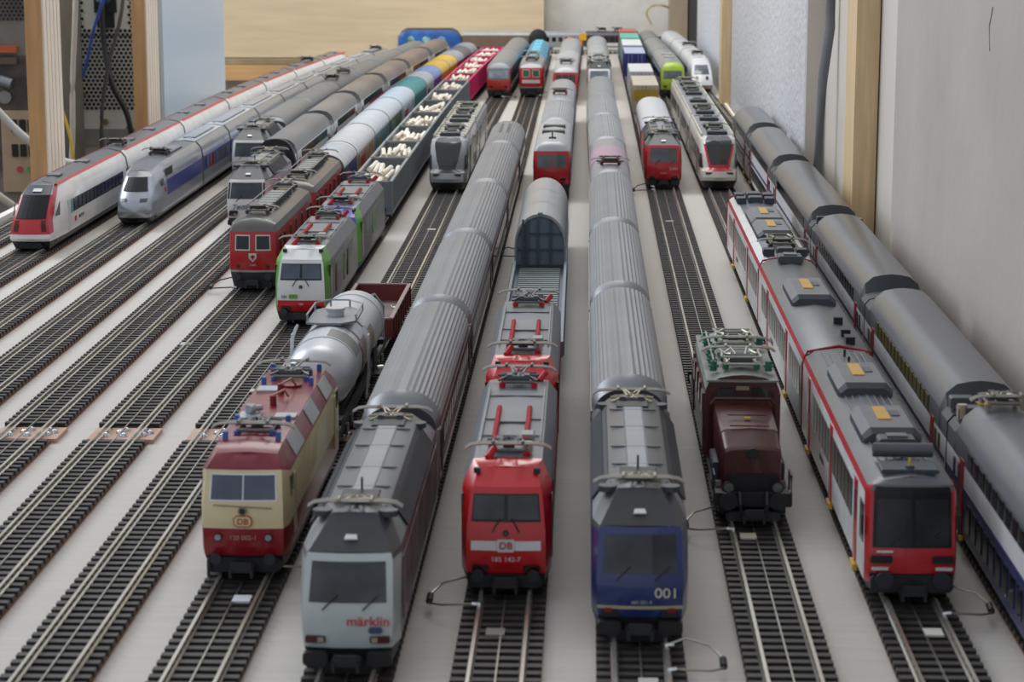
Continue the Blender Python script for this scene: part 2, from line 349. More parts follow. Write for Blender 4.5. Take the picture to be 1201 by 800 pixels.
# small plates between the rails
for tr, y, dx, c, lb in (('G', .775, 3, 'd8dade', 'white paper square between the rails in front of the cream and dark red locomotive'),
    ('I', .740, -2, '8e8c86', 'pale plate between the rails in front of the foremost bright red locomotive'),
    ('K', .865, -3, 'c9c2ac', 'cream paper square between the rails in front of the brown locomotive'),
    ('L', .745, 3, 'd6d4c8', 'white paper square between the rails in front of the red-fronted railcar'),
    ('J', .690, 2, 'c9c5bc', 'white square between the rails in front of the locomotive numbered 001'),
    ('E', 1.262, -10, 'b8b8b4', 'grey plate beside the rail in front of the red locomotive with the cross emblem'),
    ('F', 1.135, 3, 'b4b4b0', 'pale plate between the rails left of the rear of the cream locomotive'),
    ('G', 1.745, 2, 'b4b6b6', 'small grey plate between the rails in front of the silver railcar with the black windscreen'),
    ('K', 1.80, -2, '96989a', 'small grey plate between the rails in front of the locomotive numbered 2000')):
    o = MB().box((0, 0, .3), (6.5, 7.5, .7), M(c, .5)).build('paper_square' if 'paper' in lb else 'track_plate', loc=(tx(tr, y)*1000+dx, y*1000, 3.75)); tag(o, lb, 'plate')
# ================================================================== VEHICLE BUILDING BLOCKS (local mm; y runs away from the nose, z=0 is the board)
def full(h): return [(-x, y, z) for x, y, z in h]+[(x, y, z) for x, y, z in reversed(h[:-1])]
def arc(hw, zs, zr, n, e=2.0, y=0, rip=0):
    o = []
    for i in range(n+1):
        t = math.pi/2*i/n; x = hw*math.cos(t)**(2/e) if i < n else 0; z = zs+(zr-zs)*math.sin(t)**(2/e)
        if rip and 1 < i < n: s = rip*(1 if i % 2 else -1)*.5; x += s*math.cos(t); z += s*math.sin(t)
        o.append((x, y, z))
    return o
def at_y(h, y): return [(p[0], y, p[-1]) for p in h]
def fpt(h, t, u, bulge, sgn=-1):
    k = min(int(t), len(h)-2); v = t-k; a, b = h[k], h[k+1]
    x = (a[0]+(b[0]-a[0])*v)*u; y = a[1]+(b[1]-a[1])*v; z = a[2]+(b[2]-a[2])*v
    bl = bulge(t) if callable(bulge) else bulge
    return (x, y+sgn*bl*(1-u*u), z)
def body(t, rings, side, face, bulge=0, nu=8, sm=38, rear=None, rbulge=0):
    """rings: half sections (x,y,z) bottom->top centre. side(i,k)->(part,mat); face(k)->(part,mat)"""
    P = {}; n = len(rings[0]); fr = [full(r) for r in rings]
    def add(pm, pts, e=0):
        if pm is None: return
        P.setdefault((pm[0], e if pm[0] in ('roof_front', 'cab_roof', 'front_shield', 'roof_end', 'skirt', 'end_wall') else 0), MB()).face(pts, pm[1])
    for i in range(len(rings)-1):
        for j in range(2*n-2):
            k = j if j < n-1 else 2*n-3-j
            add(side(i, k), [fr[i][j], fr[i][j+1], fr[i+1][j+1], fr[i+1][j]], int(i >= (len(rings)-1)/2) if (side(i, k) or ('',))[0] != 'skirt' else 0)
    for h, sg, bl, fn in ((rings[0], -1, bulge, face), (rings[-1], 1, rbulge, rear or face)):
        for k in range(n-1):
            for q in range(nu):
                u0, u1 = -1+2*q/nu, -1+2*(q+1)/nu
                pts = [fpt(h, k+1e-6, u0, bl, sg), fpt(h, k+1e-6, u1, bl, sg), fpt(h, k+1-1e-6, u1, bl, sg), fpt(h, k+1-1e-6, u0, bl, sg)]
                if h[k+1][0] == 0 and k == n-2: pts = [pts[0], pts[1], fpt(h, k+1-1e-6, 0, bl, sg)]
                if sg > 0: pts = pts[::-1]
                add(fn(k), pts, int(sg > 0) if fn(k) and fn(k)[0] != 'skirt' else 0)
    return {nm: mb.build(nm[0], t, smooth=sm) for nm, mb in P.items()}
def fpatch(t, name, h, t0, t1, u0, u1, mat, bulge=0, off=.25, nu=6, nv=3, sgn=-1, taper=0):
    mb = MB(); g = []
    for a in range(nv+1):
        row = []; tt = t0+(t1-t0)*a/nv; s = 1-taper*a/nv
        for q in range(nu+1):
            u = (u0+(u1-u0)*q/nu); um = (u0+u1)/2; u = um+(u-um)*s
            p = fpt(h, tt, u, bulge, sgn); p2 = fpt(h, min(tt+.02, len(h)-1.001), u, bulge, sgn); p1 = fpt(h, max(tt-.02, 0), u, bulge, sgn)
            d = Vector((0, p2[1]-p1[1], p2[2]-p1[2])); nrm = Vector((0, sgn*abs(d.z), abs(d.y) if (d.y > 0) == (sgn < 0) else -abs(d.y)))
            if nrm.length < 1e-9: nrm = Vector((0, sgn, 0))
            nrm.normalize(); row.append(tuple(Vector(p)+nrm*off))
        g.append(row)
    for a in range(nv):
        for q in range(nu):
            f = [g[a][q], g[a][q+1], g[a+1][q+1], g[a+1][q]]
            mb.face(f if sgn < 0 else f[::-1], mat)
    # rim so that the pane has thickness
    edge = g[0]+[r[-1] for r in g[1:]]+g[-1][::-1][1:]+[r[0] for r in g[::-1][1:-1]]
    for i in range(len(edge)):
        a, b = edge[i], edge[(i+1) % len(edge)]
        mb.face([a, b, (b[0], b[1]-sgn*.8, b[2]), (a[0], a[1]-sgn*.8, a[2])], mat)
    return mb.build(name, t)
def wheel_mesh():
    mb = MB()
    for s in (-1, 1):
        mb.tube([(s*7.2, 0, 0), (s*9.6, 0, 0)], 5.0, WHEEL, 14); mb.tube([(s*6.8, 0, 0), (s*7.3, 0, 0)], 5.6, WHEEL, 14)
    mb.tube([(-7, 0, 0), (7, 0, 0)], .8, DARK, 6); return mb.mesh('wheelset', 50)
def bogie_mesh(wb, m):
    mb = MB()
    for s in (-1, 1):
        mb.box((s*12, 0, 11.5), (1.6, wb+12, 2.6), m); mb.box((s*12.3, 0, 9.2), (1.8, wb*.35, 3), m)
        for q in (-1, 1): mb.box((s*12.4, q*wb/2, 10.8), (2.2, 4.5, 4.5), m); mb.tube([(s*13.4, q*wb/2+3, 9), (s*13.4, q*wb/2+3, 13)], .8, GREY, 6)
    mb.box((0, 0, 12), (22, 5, 3), m); return mb.mesh('bogie')
def bogie(t, y, wb=24, m=None, axles=2):
    m = m or UNDER
    o = inst('bogie', cached(('bg', wb, m.name), lambda: bogie_mesh(wb, m)), t, (0, y, 0))
    for q in (-1, 1) if axles == 2 else (-1, 0, 1): inst('wheelset', cached('wh', wheel_mesh), o, (0, q*wb/2, 11.0))
    return o
def wheels(t, ys):
    for y in ys: inst('wheelset', cached('wh', wheel_mesh), t, (0, y, 11.0))
def buffers(t, y=0, z=16.5, sgn=-1, m=None, r=2.3):
    m = m or DARK
    def mk():
        mb = MB(); mb.tube([(0, 0, 0), (0, -4.2, 0)], 1.3, m, 8); mb.tube([(0, -4.2, 0), (0, -5.2, 0)], r, m, 12); return mb.mesh('buffer', 50)
    me = cached(('bf', m.name, r), mk)
    for s in (-1, 1): inst('buffer', me, t, (s*9.2, y, z), (0, 0, 0 if sgn < 0 else math.pi))
def coupler(t, y, sgn=-1):
    def mk():
        mb = MB(); mb.box((0, 1, 9), (3, 10, 1.6), BLACK); mb.box((0, -5, 9.2), (9, 5, 2.2), BLACK, ch=.5); mb.box((0, -8, 10.2), (7, 1.2, 3.6), DARK); mb.box((-3.6, -6, 8), (1, 6, 3), DARK)
        mb.box((3.6, -6, 8), (1, 6, 3), DARK); return mb.mesh('coupler')
    inst('coupler', cached('cp', mk), t, (0, y, 0), (0, 0, 0 if sgn < 0 else math.pi))
def underbox(t, y0, y1, hw=12.5, z0=8.5, z1=14, m=None):
    mb = MB(); m = m or UNDER; mb.box((0, (y0+y1)/2, (12.5+z1)/2), (hw*2-1, y1-y0, z1-12.5+.4), m)
    a, b = y0+(y1-y0)*.32, y0+(y1-y0)*.68
    for q in range(3):
        c = a+(b-a)*(q+.5)/3; mb.box((0, c, (z0+12.6)/2), (hw*2-2-q*2, (b-a)/3-5, 12.6-z0), m, ch=.6)
    return mb.build('underframe', t)
def sidewin(t, ys, x, z0, z1, wd, m=None, name='window', lean=0, frame=None, both=True, th=.5):
    m = m or GLASS; hgt = z1-z0
    def mk():
        mb = MB()
        if frame: mb.box((0, 0, 0), (th, wd+1.2, hgt+1.2), frame); mb.box((0.05, 0, 0), (th+.15, wd, hgt), m)
        else: mb.box((0, 0, 0), (th, wd, hgt), m)
        return mb.mesh(name)
    me = cached(('sw', round(wd, 2), round(hgt, 2), m.name, frame.name if frame else 0, name, th), mk)
    for s in ((-1, 1) if both is True else (both,)):
        for y in ys: inst(name, me, t, (s*x, y, (z0+z1)/2), (0, -lean if s > 0 else lean, 0 if s > 0 else math.pi) if lean else (0, 0, 0 if s > 0 else math.pi))
def band(mb, y0, y1, x, z0, z1, m, th=.3, sides=(-1, 1)):
    for s in sides: mb.box((s*x, (y0+y1)/2, (z0+z1)/2), (th, y1-y0, z1-z0), m)
def box_part(t, name, c, d, m, ch=0): return MB().box(c, d, m, ch=ch).build(name, t)
def insulator_mesh(m, h):
    mb = MB()
    mb.tube([(0, 0, 0), (0, 0, h)], .7, m, 8)
    for i in range(3): mb.tube([(0, 0, h*(.2+.3*i)), (0, 0, h*(.2+.3*i)+.5)], 1.3, m, 10)
    return mb.mesh('insulator', 50)
def panto(t, y, z, im=None, kind='arm', fm=None, w=13.5, L=26, flip=False, rod=None):
    """folded pantograph"""
    im = im or GREY; fm = fm or M('8d8c88', .35, .7); mb = MB(); f = -1 if flip else 1; h = 2.6
    o = bpy.data.objects.new('pantograph', None)
    for s in (-1, 1):
        mb.tube([(s*6, -L*.32, h), (s*6, L*.32, h)], .6, fm, 6)
        mb.tube([(s*6, f*L*.3, h+.6), (s*2.0, -f*L*.02, h+2.6), (s*3.5, -f*L*.42, h+3.4)], .45, fm, 6)
    for q in (-1, 1): mb.tube([(-6.4, q*L*.3, h), (6.4, q*L*.3, h)], .7, fm, 6)
    mb.tube([(-4.5, f*L*.24, h+1), (4.5, f*L*.24, h+1)], 1.5, M('3a3c40', .5), 8); mb.box((0, f*L*.1, h+.8), (4, 7, 2.2), M('4a4c50', .5))
    if kind == 'arm':
        for s in (-1, 1):
            mb.tube([(s*7.5, f*L*.34, h+.8), (s*1.2, f*L*.08, h+2.8), (s*6.5, -f*L*.2, h+1.4)], .5, fm, 6); mb.box((s*3.4, f*L*.16, h+1.4), (2.2, 5, 2.6), M('4a4e52', .45, .3))
        mb.tube([(-8, f*L*.02, h+1.6), (8, f*L*.02, h+1.6)], .55, fm, 6)
        mb.tube([(0, f*L*.28, h+1.5), (0, -f*L*.25, h+2.2), (0, -f*L*.05, h+3.0)], .8, fm, 6); mb.tube([(-2.2, f*L*.2, h+2), (2.6, -f*L*.34, h+3.4)], .4, fm, 6); mb.tube([(2.2, f*L*.2, h+2), (-2.6, -f*L*.34, h+3.4)], .4, fm, 6)
    else:
        for s in (-1, 1):
            mb.tube([(s*5, -L*.28, h+1), (s*7.5, 0, h+2.4), (s*4, L*.2, h+3.4)], .45, fm, 6); mb.tube([(s*5, L*.28, h+1), (s*7.5, 0, h+2.8), (s*4, -L*.2, h+3.8)], .45, fm, 6)
        for q in (-.3, .3): mb.tube([(-8, q*L, h+3.0), (8, q*L, h+3.0)], .5, fm, 6)
        for s in (-1, 1): mb.tube([(s*8, -.3*L, h+3.0), (s*7.2, 0, h+3.6), (s*8, .3*L, h+3.0)], .5, fm, 6)
        mb.tube([(-5.5, -.05*L, h+1.6), (5.5, -.05*L, h+1.6)], 1.5, M('5a5f60', .5), 8)
    p = mb.build('pantograph', t, smooth=50, loc=(0, y, z))
    mb = MB()
    for dy in (-1.3, 1.3): mb.tube([(-w, -f*L*.42+dy, h+1.6), (-w*.86, -f*L*.42+dy, h+2.9), (-w*.62, -f*L*.42+dy, h+3.4), (w*.62, -f*L*.42+dy, h+3.4), (w*.86, -f*L*.42+dy, h+2.9), (w, -f*L*.42+dy, h+1.6)], .42, M('a9a69c', .35, .7), 6)
    for s in (-1, 1): mb.tube([(s*5, -f*L*.42-2.4, h+4), (s*5, -f*L*.42+2.4, h+4)], .6, fm, 6)
    mb.build('collector_head', p, smooth=50)
    for sx_ in (-1, 1):
        for sy_ in (-1, 1): inst('insulator', cached(('ins', im.name), lambda: insulator_mesh(im, 2.4)), p, (sx_*6.2, sy_*L*.3, 0))
    if rod:
        for s in (-1, 1):
            mb = MB(); mb.tube([(s*5.6, L*.35, 2.2), (s*5.6, L*.35+rod[0], 2.2)], .6, rod[1], 8)
            q = L*.35
            while q < L*.35+rod[0]: mb.tube([(s*5.6, q, 2.2), (s*5.6, q+.9, 2.2)], 1.0, rod[1], 8); q += 2.2
            mb.build('insulator_rod', p, smooth=50)
    return p
def lamp(t, x, y, z, m, r=1.4, rim=None):
    mb = MB(); mb.tube([(0, 0, 0), (0, -.7, 0)], r+.5, rim or GREY, 12); mb.tube([(0, -.7, 0), (0, -1.0, 0)], r, m, 12)
    mb.build('headlight', t, 50, (x, y, z))
def wiper(t, x, y, z, dy, m=BLACK, lean=3.5):
    MB().tube([(x, y-.3, z), (x+lean*1.3, y+dy*.42, z+4.5)], .25, m, 5).build('windscreen_wiper', t)
# ---------------------------------------------------------------- coaches and wagons
RIBROOF = lambda c='8f9296': M(c, .42, .35, var=.05, scale=25)
def coach(tr, y0, y1, label, side='b9b9b6', bands=(), roof=None, ribs=True, hw=15, zs=36, zr=50, wins=None, wz=(26, 34), wm=None, ww=7, doors=None, group=None, bz=12.5, detail=2, roofparts=None, name='passenger_coach', cat='coach', endm=None, zlow=None, wpitch=13.5):
    t = thing(name, label, cat, tr, y0+.0015, y1-.0015, group); L = (y1-y0)*1000-3
    sm_ = M(side, .4); roof = roof or RIBROOF(); endm = endm or M('3c3e41', .5)
    half = [(hw-.7, 0, bz), (hw, 0, bz+2.5), (hw, 0, zs)]
    rings = [at_y([(p[0]-1.5, p[2]) for p in half]+[(0, zs)], 0), at_y([(p[0], p[2]) for p in half]+[(0, zs)], 2), at_y([(p[0], p[2]) for p in half]+[(0, zs)], L-2), at_y([(p[0]-1.5, p[2]) for p in half]+[(0, zs)], L)]
    body(t, rings, lambda i, k: ('body', sm_), lambda k: ('body', endm), sm=30)
    n = 22 if ribs else 12; rp = .55 if ribs else 0
    R = [arc(hw-1.4, zs, zr-4.5, n, 2.3, 0), arc(hw-.5, zs, zr-1.6, n, 2.3, 5), arc(hw, zs, zr, n, 2.3, 10)]
    R += [arc(hw, zs, zr, n, 2.3, 11.5, rp), arc(hw, zs, zr, n, 2.3, L-11.5, rp)]
    R += [arc(hw, zs, zr, n, 2.3, L-10), arc(hw-.5, zs, zr-1.6, n, 2.3, L-5), arc(hw-1.4, zs, zr-4.5, n, 2.3, L)]
    body(t, R, lambda i, k: ('roof', roof), lambda k: ('roof_end', endm), sm=(18 if ribs else 40), nu=4)
    for a, b, c in bands:
        mb = MB(); band(mb, 2, L-2, hw+.1, a, b, M(c, .4)); mb.build('side_stripe', t)
    wm = wm or GLASS
    if wins is None: wins = int((L-50)/wpitch)
    if wins: sidewin(t, [25+(L-50)*(i+.5)/wins for i in range(wins)], hw+.05, wz[0], wz[1], ww, wm)
    if doors:
        for y in (13, L-13): sidewin(t, [y], hw+.1, bz+1.5, zs-1.5, 9, M(doors, .4), 'door')
    if detail: 
        MB().box((0, -1, 30), (9, 4.5, 24), RUBBER, ch=1.5).build('gangway', t); MB().box((0, L+1, 30), (9, 4.5, 24), RUBBER, ch=1.5).build('gangway', t)
        buffers(t, 0); underbox(t, 45, L-45)
        for y in (26, L-26): bogie(t, y)
    return t, L
def dd_coach(tr, y0, y1, label, group=None, side='d8d9da', navy='27305c', stripe=True, lownavy=False, roof=None, full_detail=True, doors='98202a', upper=None, winc=None, gear=True, endgrille=False, endw=17):
    """double-deck coach"""
    t = thing('double_deck_coach', label, 'coach', tr, y0+.0015, y1-.0015, group); L = (y1-y0)*1000-3
    S_ = M(side, .35, coat=.2); R_ = roof or M('676b6f', .3, .3, var=.04, scale=30); D_ = M('2f3437', .5); G_ = M(upper, .35) if upper else M('5c6064', .4, .2)
    def H(y, low):
        if low: return at_y([(14.6, 8), (15.4, 11), (15.4, 27), (15.4, 35.5), (15.2, 42.5), (13.2, 45), (9.5, 46), (5, 46.6), (0, 46.8)], y)
        return at_y([(14.6, 8), (15.4, 11), (15.4, 27), (15.4, 35.5), (15.2, 43.5), (13.0, 49.5), (9, 53), (4.5, 54), (0, 54.4)], y)
    y1_, y2_ = endw, L-endw
    rings = [H(0, 1), H(y1_, 1), H(y1_+5, 0), H(y2_-5, 0), H(y2_, 1), H(L, 1)]
    low = M(navy, .35) if lownavy else S_
    def side_(i, k):
        if k <= 1: return ('body', low)
        if k == 2: return ('body', S_)
        if i in (1, 3): return ('roof_end', D_)
        if k == 3: return ('upper_side', G_)
        if i in (0, 4): return (('vestibule_roof' if i == 0 else 'rear_vestibule_roof'), M('43484c', .4, .2))
        return ('roof', R_)
    body(t, rings, side_, lambda k: ('end_wall', D_), sm=32)
    if stripe:
        mb = MB(); band(mb, 3, L-3, 15.45, 25.5, 27.6, M(navy, .4)); mb.build('side_stripe', t)
    W = M(winc, .3) if winc else GLASS
    nn = max(3, int((L-2*endw-66)/12.8)); ys = [endw+33+(L-2*endw-66)*(i+.5)/nn for i in range(nn)]
    yw = M('c8a437', .5)
    sidewin(t, [y for y in ys], 15.5, 13.5, 23.5, 8.6, W)
    sidewin(t, [y for y in ys], 15.45, 36.2, 42.8, 9.4, W, lean=.025, name='upper_window')
    for y in (endw+8, L-endw-8): sidewin(t, [y-6.5, y+4], 15.5, 28, 34, 4.2, W)
    for y in (endw+22, L-endw-22): sidewin(t, [y], 15.55, 9, 37, 8, M(doors, .35), 'door')
    mb = MB(); band(mb, endw+17, endw+27, 15.6, 7.2, 9, YEL, 1.4); band(mb, L-endw-27, L-endw-17, 15.6, 7.2, 9, YEL, 1.4); mb.build('door_step', t)
    MB().box((0, -1.2, 28), (27, 3.6, 30), RUBBER, ch=3).box((0, L+1.2, 28), (27, 3.6, 30), RUBBER, ch=3).build('gangway', t)
    text('SBB CFF FFS', 3.2, M('3a3c44'), t, (-15.6, L-endw-8, 22.5), 'l')
    sidewin(t, [L-endw-1], 15.5, 20.6, 24, 3.6, M('c5202a'), 'company_emblem')
    if gear:
        MB().box((0, L/2, 10.5), (26, L-90, 5), UNDER).build('underframe', t)
        for y in (25, L-25): bogie(t, y)
    return t, L
def car(name, cat, tr, y0, y1, label, front, mid, side, face, d=10, steps=1, rear='mirror', bulge=0, group=None, sm=38, rface=None, rmat=None):
    t = thing(name, label, cat, tr, y0, y1, group); L = (y1-y0)*1000
    R = [front]
    for q in range(1, steps+1):
        s = q/steps; e = math.sin(s*math.pi/2)
        R.append([(f[0]+(m[0]-f[0])*e, f[1]+d*s, f[2]+(m[1]-f[2])*e) for f, m in zip(front, mid)])
    R = [r for r in R]
    if rear == 'mirror':
        R2 = R + [[(x, L-y, z) for x, y, z in r] for r in reversed(R)]
    else:
        R2 = R + [at_y(mid, L-3), at_y([(max(m[0]-1, 0), m[1]-.4) for m in mid], L)]
    body(t, R2, side, face, bulge=bulge, rbulge=bulge if rear == 'mirror' else 0, sm=sm, rear=(None if rear == 'mirror' else (lambda k: ('rear_wall', rmat or M('3c3e41', .5)))))
    return t, L, R
# ---------------------------------------------------------------- rounded-roof bo-bo (front lettered versions)
def re460(tr, y0, y1, label, face, sidec, stripe=None, roofc='6c7074', frame=None, vent='3b3e42', screen=None, skirt='26282b', black_sides=False, small=False):
    F_ = M(face, .3, coat=.3); S_ = M(sidec, .35, coat=.2); R_ = M(roofc, .33, .3, var=.05); D_ = M('36393c', .4, .1); K_ = M(skirt, .5)
    front = [(12.2, 4, 5.5), (13.0, 1, 12), (13.3, 0, 16), (13.5, .3, 25), (13.0, 7, 38.5), (12.5, 8.5, 40.2), (6.8, 26, 48.6), (0, 26, 48.9)]
    mid = [(13.6, 7), (15, 12), (15.1, 16), (15.2, 25), (15, 38.5), (14.8, 40.2), (9.2, 49.0), (0, 49.6)]
    def sd(i, k):
        if k == 0: return ('skirt', K_)
        if k in (1, 2, 3): return ('body', F_ if i in (0, 2) else S_)
        if k == 4: return ('body', R_)
        return ('roof', R_ if k == 6 or i == 1 else D_)
    def fc(k): return ('skirt', K_) if k == 0 else ('body', F_) if k < 5 else ('roof_front', D_) if k == 5 else ('roof', R_)
    t, L, R = car('electric_locomotive', 'locomotive', tr, y0, y1, label, front, mid, sd, fc, d=10, bulge=lambda q: 1.4 if q < 5 else 0)
    b = lambda q: 1.4 if q < 5 else 0
    fpatch(t, 'windscreen', front, 3.1, 3.96, -.86, .86, screen or M('3e474e', .12, spec=.5, var=.5, scale=50), 1.4, taper=.02)
    fpatch(t, 'windscreen', [(x, L-y, z) for x, y, z in front], 3.1, 3.96, -.86, .86, GLASS, 1.4, sgn=1)
    if stripe: fpatch(t, 'front_stripe', front, 1.75, 2.0, -1, 1, M(stripe, .5), 1.4)
    if black_sides:
        for s in (-1, 1): fpatch(t, 'corner_panel', front, 3.1, 3.96, s*.9, s*1.0, BLACK, 1.4)
    for s in (-1, 1):
        if small: MB().box((s*9.8, -.9, 14.6), (2.6, 1.0, 1.2), M('7c1a1c', .3), ch=.3).build('tail_lamp', t); MB().box((s*9.2, -.7, 13.2), (5, .8, 1.8), BLACK).build('headlight', t)
        else: MB().box((s*9.6, -.9, 15), (6.0, 1.2, 2.2), M('4a1c1a', .3), ch=.4).build('tail_lamp', t); MB().box((s*8.0, -1.6, 15), (1.8, .6, 1.5), M('9a9484', .3)).build('headlight', t)
        wiper(t, s*6-1.5, -1.2, 24.4, 3)
        MB().box((s*9.5, -1.5, 9.2), (7.5, 4, 4.2), BLACK, ch=.8).build('buffer', t); MB().box((s*9.5, L+1.5, 9.2), (7.5, 4, 4.2), BLACK, ch=.8).build('buffer', t)
    MB().box((0, -.2, 6.2), (20, 3, 4), BLACK, ch=1).build('snow_plough', t); coupler(t, 0)
    mb = MB(); mb.slab([(-2, 13.2, 42.9), (2, 13.2, 42.9), (1.6, 15.2, 43.9), (-1.6, 15.2, 43.9)], M('dfe3e3', .2), .5); mb.build('roof_headlight', t)
    # roof side grilles
    for s in (-1, 1):
        mb = MB(); V = M(vent, .5)
        A = (15.0*s, 40.6); B = (9.6*s, 48.5); y = 42
        q = [(A[0], 42, A[1]), (A[0], L-42, A[1]), (B[0], L-42, B[1]), (B[0], 42, B[1])]
        mb.slab(q if s > 0 else q[::-1], V, .25)
        while y < L-43:
            q = [(A[0], y, A[1]), (A[0], y+1.1, A[1]), (B[0]+s*1.3, y+1.1, B[1]-1.9), (B[0]+s*1.3, y, B[1]-1.9)]
            mb.slab(q if s > 0 else q[::-1], M('55585b', .5), .7); y += 2.6
        mb.build('roof_grille', t)
    mb = MB()
    for y in (58, 86, 120, L-58): mb.box((0, y, 49.5), (17, .5, .5), DROOF)
    for x in (-3.4, 3.4): mb.box((x, L/2, 49.45), (.4, L-96, .5), DROOF)
    mb.box((0, L/2, 49.4), (6.2, L-98, .6), M('8e9398', .3, .3)); mb.build('roof_panel', t)
    for y, fl in ((36, False), (L-36, True)):
        MB().box((0, y+(9 if not fl else -9), 49.4), (12, 15, .9), BLACK, ch=.4).build('pantograph_recess', t)
        p = panto(t, y, 45.8, kind='arm', w=14.5, L=17, flip=fl, fm=M('a39c88', .4, .5))
        for s in (-1, 1): MB().tube([(s*10, y-7, 47.0), (s*10, y-7, 48.9)], 3.1, M('3f4246', .4), 14).build('roof_vent', t)
    MB().tube([(0, 52, 49), (0, 52, 54)], .35, BLACK, 6).build('antenna', t)
    underbox(t, 66, L-66)
    for y in (42, L-42): bogie(t, y, 28)
    return t, L, front
SCR = M('3c444b', .12, spec=.5, var=.5, scale=45)
# silver-white loco front of H
t, L, fr = re460('H', .697, .903, 'silver-white electric locomotive with red lettering below its windscreen, at the front', 'b5c0c0', '5d5256', roofc='6a6e71')
text('märklin', 4.3, M('c8202a', .4), t, (6.2, -1.55, 20.8)); MB().box((8.3, -1.3, 18.0), (4.2, .5, 2.0), M('3d4a70'), ch=.6).build('number_badge', t)
mb = MB(); A_ = M('84727a', .4, var=.5, scale=70); 
for s in (-1, 1): mb.box((s*15.25, L/2, 26), (.25, L-40, 20), M('6b5c62', .4, var=.7, scale=55))
mb.build('side_artwork', t)
t, L, fr = re460('J', .733, .942, 'dark blue electric locomotive numbered 001 with a grey roof', '1f3268', '1d2c58', stripe='b9b48a', roofc='5f6366', small=True, screen=M('353c44', .12, spec=.5, var=.5, scale=45))
text('001', 4.6, M('c9cdb8', .5), t, (8.2, -1.3, 20.2), sx=1.1); text('460 001-9', 1.6, M('9aa0a8', .5), t, (.5, -1.6, 17.2))
t, L, fr = re460('D', 1.777, 1.945, 'white electric locomotive lettered Teddy, behind the red locomotive with the cross emblem', 'dfe0df', 'c9c6d2', roofc='6f7376', black_sides=True)
text('Teddy', 5.2, M('2f4f98', .4), t, (-3, -1.6, 20.3), shear=.25, sx=1.15); text('Teddy', 9, M('2a2f66', .4), t, (15.4, 52, 30), 'r', shear=.3)
for s in (-1,): MB().box((s*9, -1.5, 16.6), (6.4, .6, 2.6), BLACK, ch=.8).build('lamp_surround', t)
t, L, fr = re460('C', 2.095, 2.245, 'white electric locomotive with blue side lettering, half hidden behind the one lettered Teddy', 'd6d8d6', 'b7bccb', roofc='6f7376')
mb = MB(); band(mb, 30, L-40, 15.35, 24, 33, M('4a5c9c', .4, var=.6, scale=60)); mb.build('side_artwork', t)
t, L, fr = re460('K', 2.06, 2.25, 'red electric locomotive numbered 2000 with a grey rounded roof', 'bb1a20', 'b01c22', roofc='66696c', small=True, screen=M('4d5154', .1, spec=.7, var=.3, scale=40))
text('2000', 3.4, M('c9b8b8', .5), t, (8, -1.3, 21.0)); text('460 000-1', 1.5, M('c0b0b0', .5), t, (0, -1.6, 17.2))
# white/red loco on J far
t, L, fr = re460('J', 3.10, 3.29, 'white-fronted locomotive with red cheeks behind the grey coaches of the blue locomotive', 'd4d6d8', 'b02030', roofc='a8abae', screen=M('7d8890', .1, var=.3, scale=40))
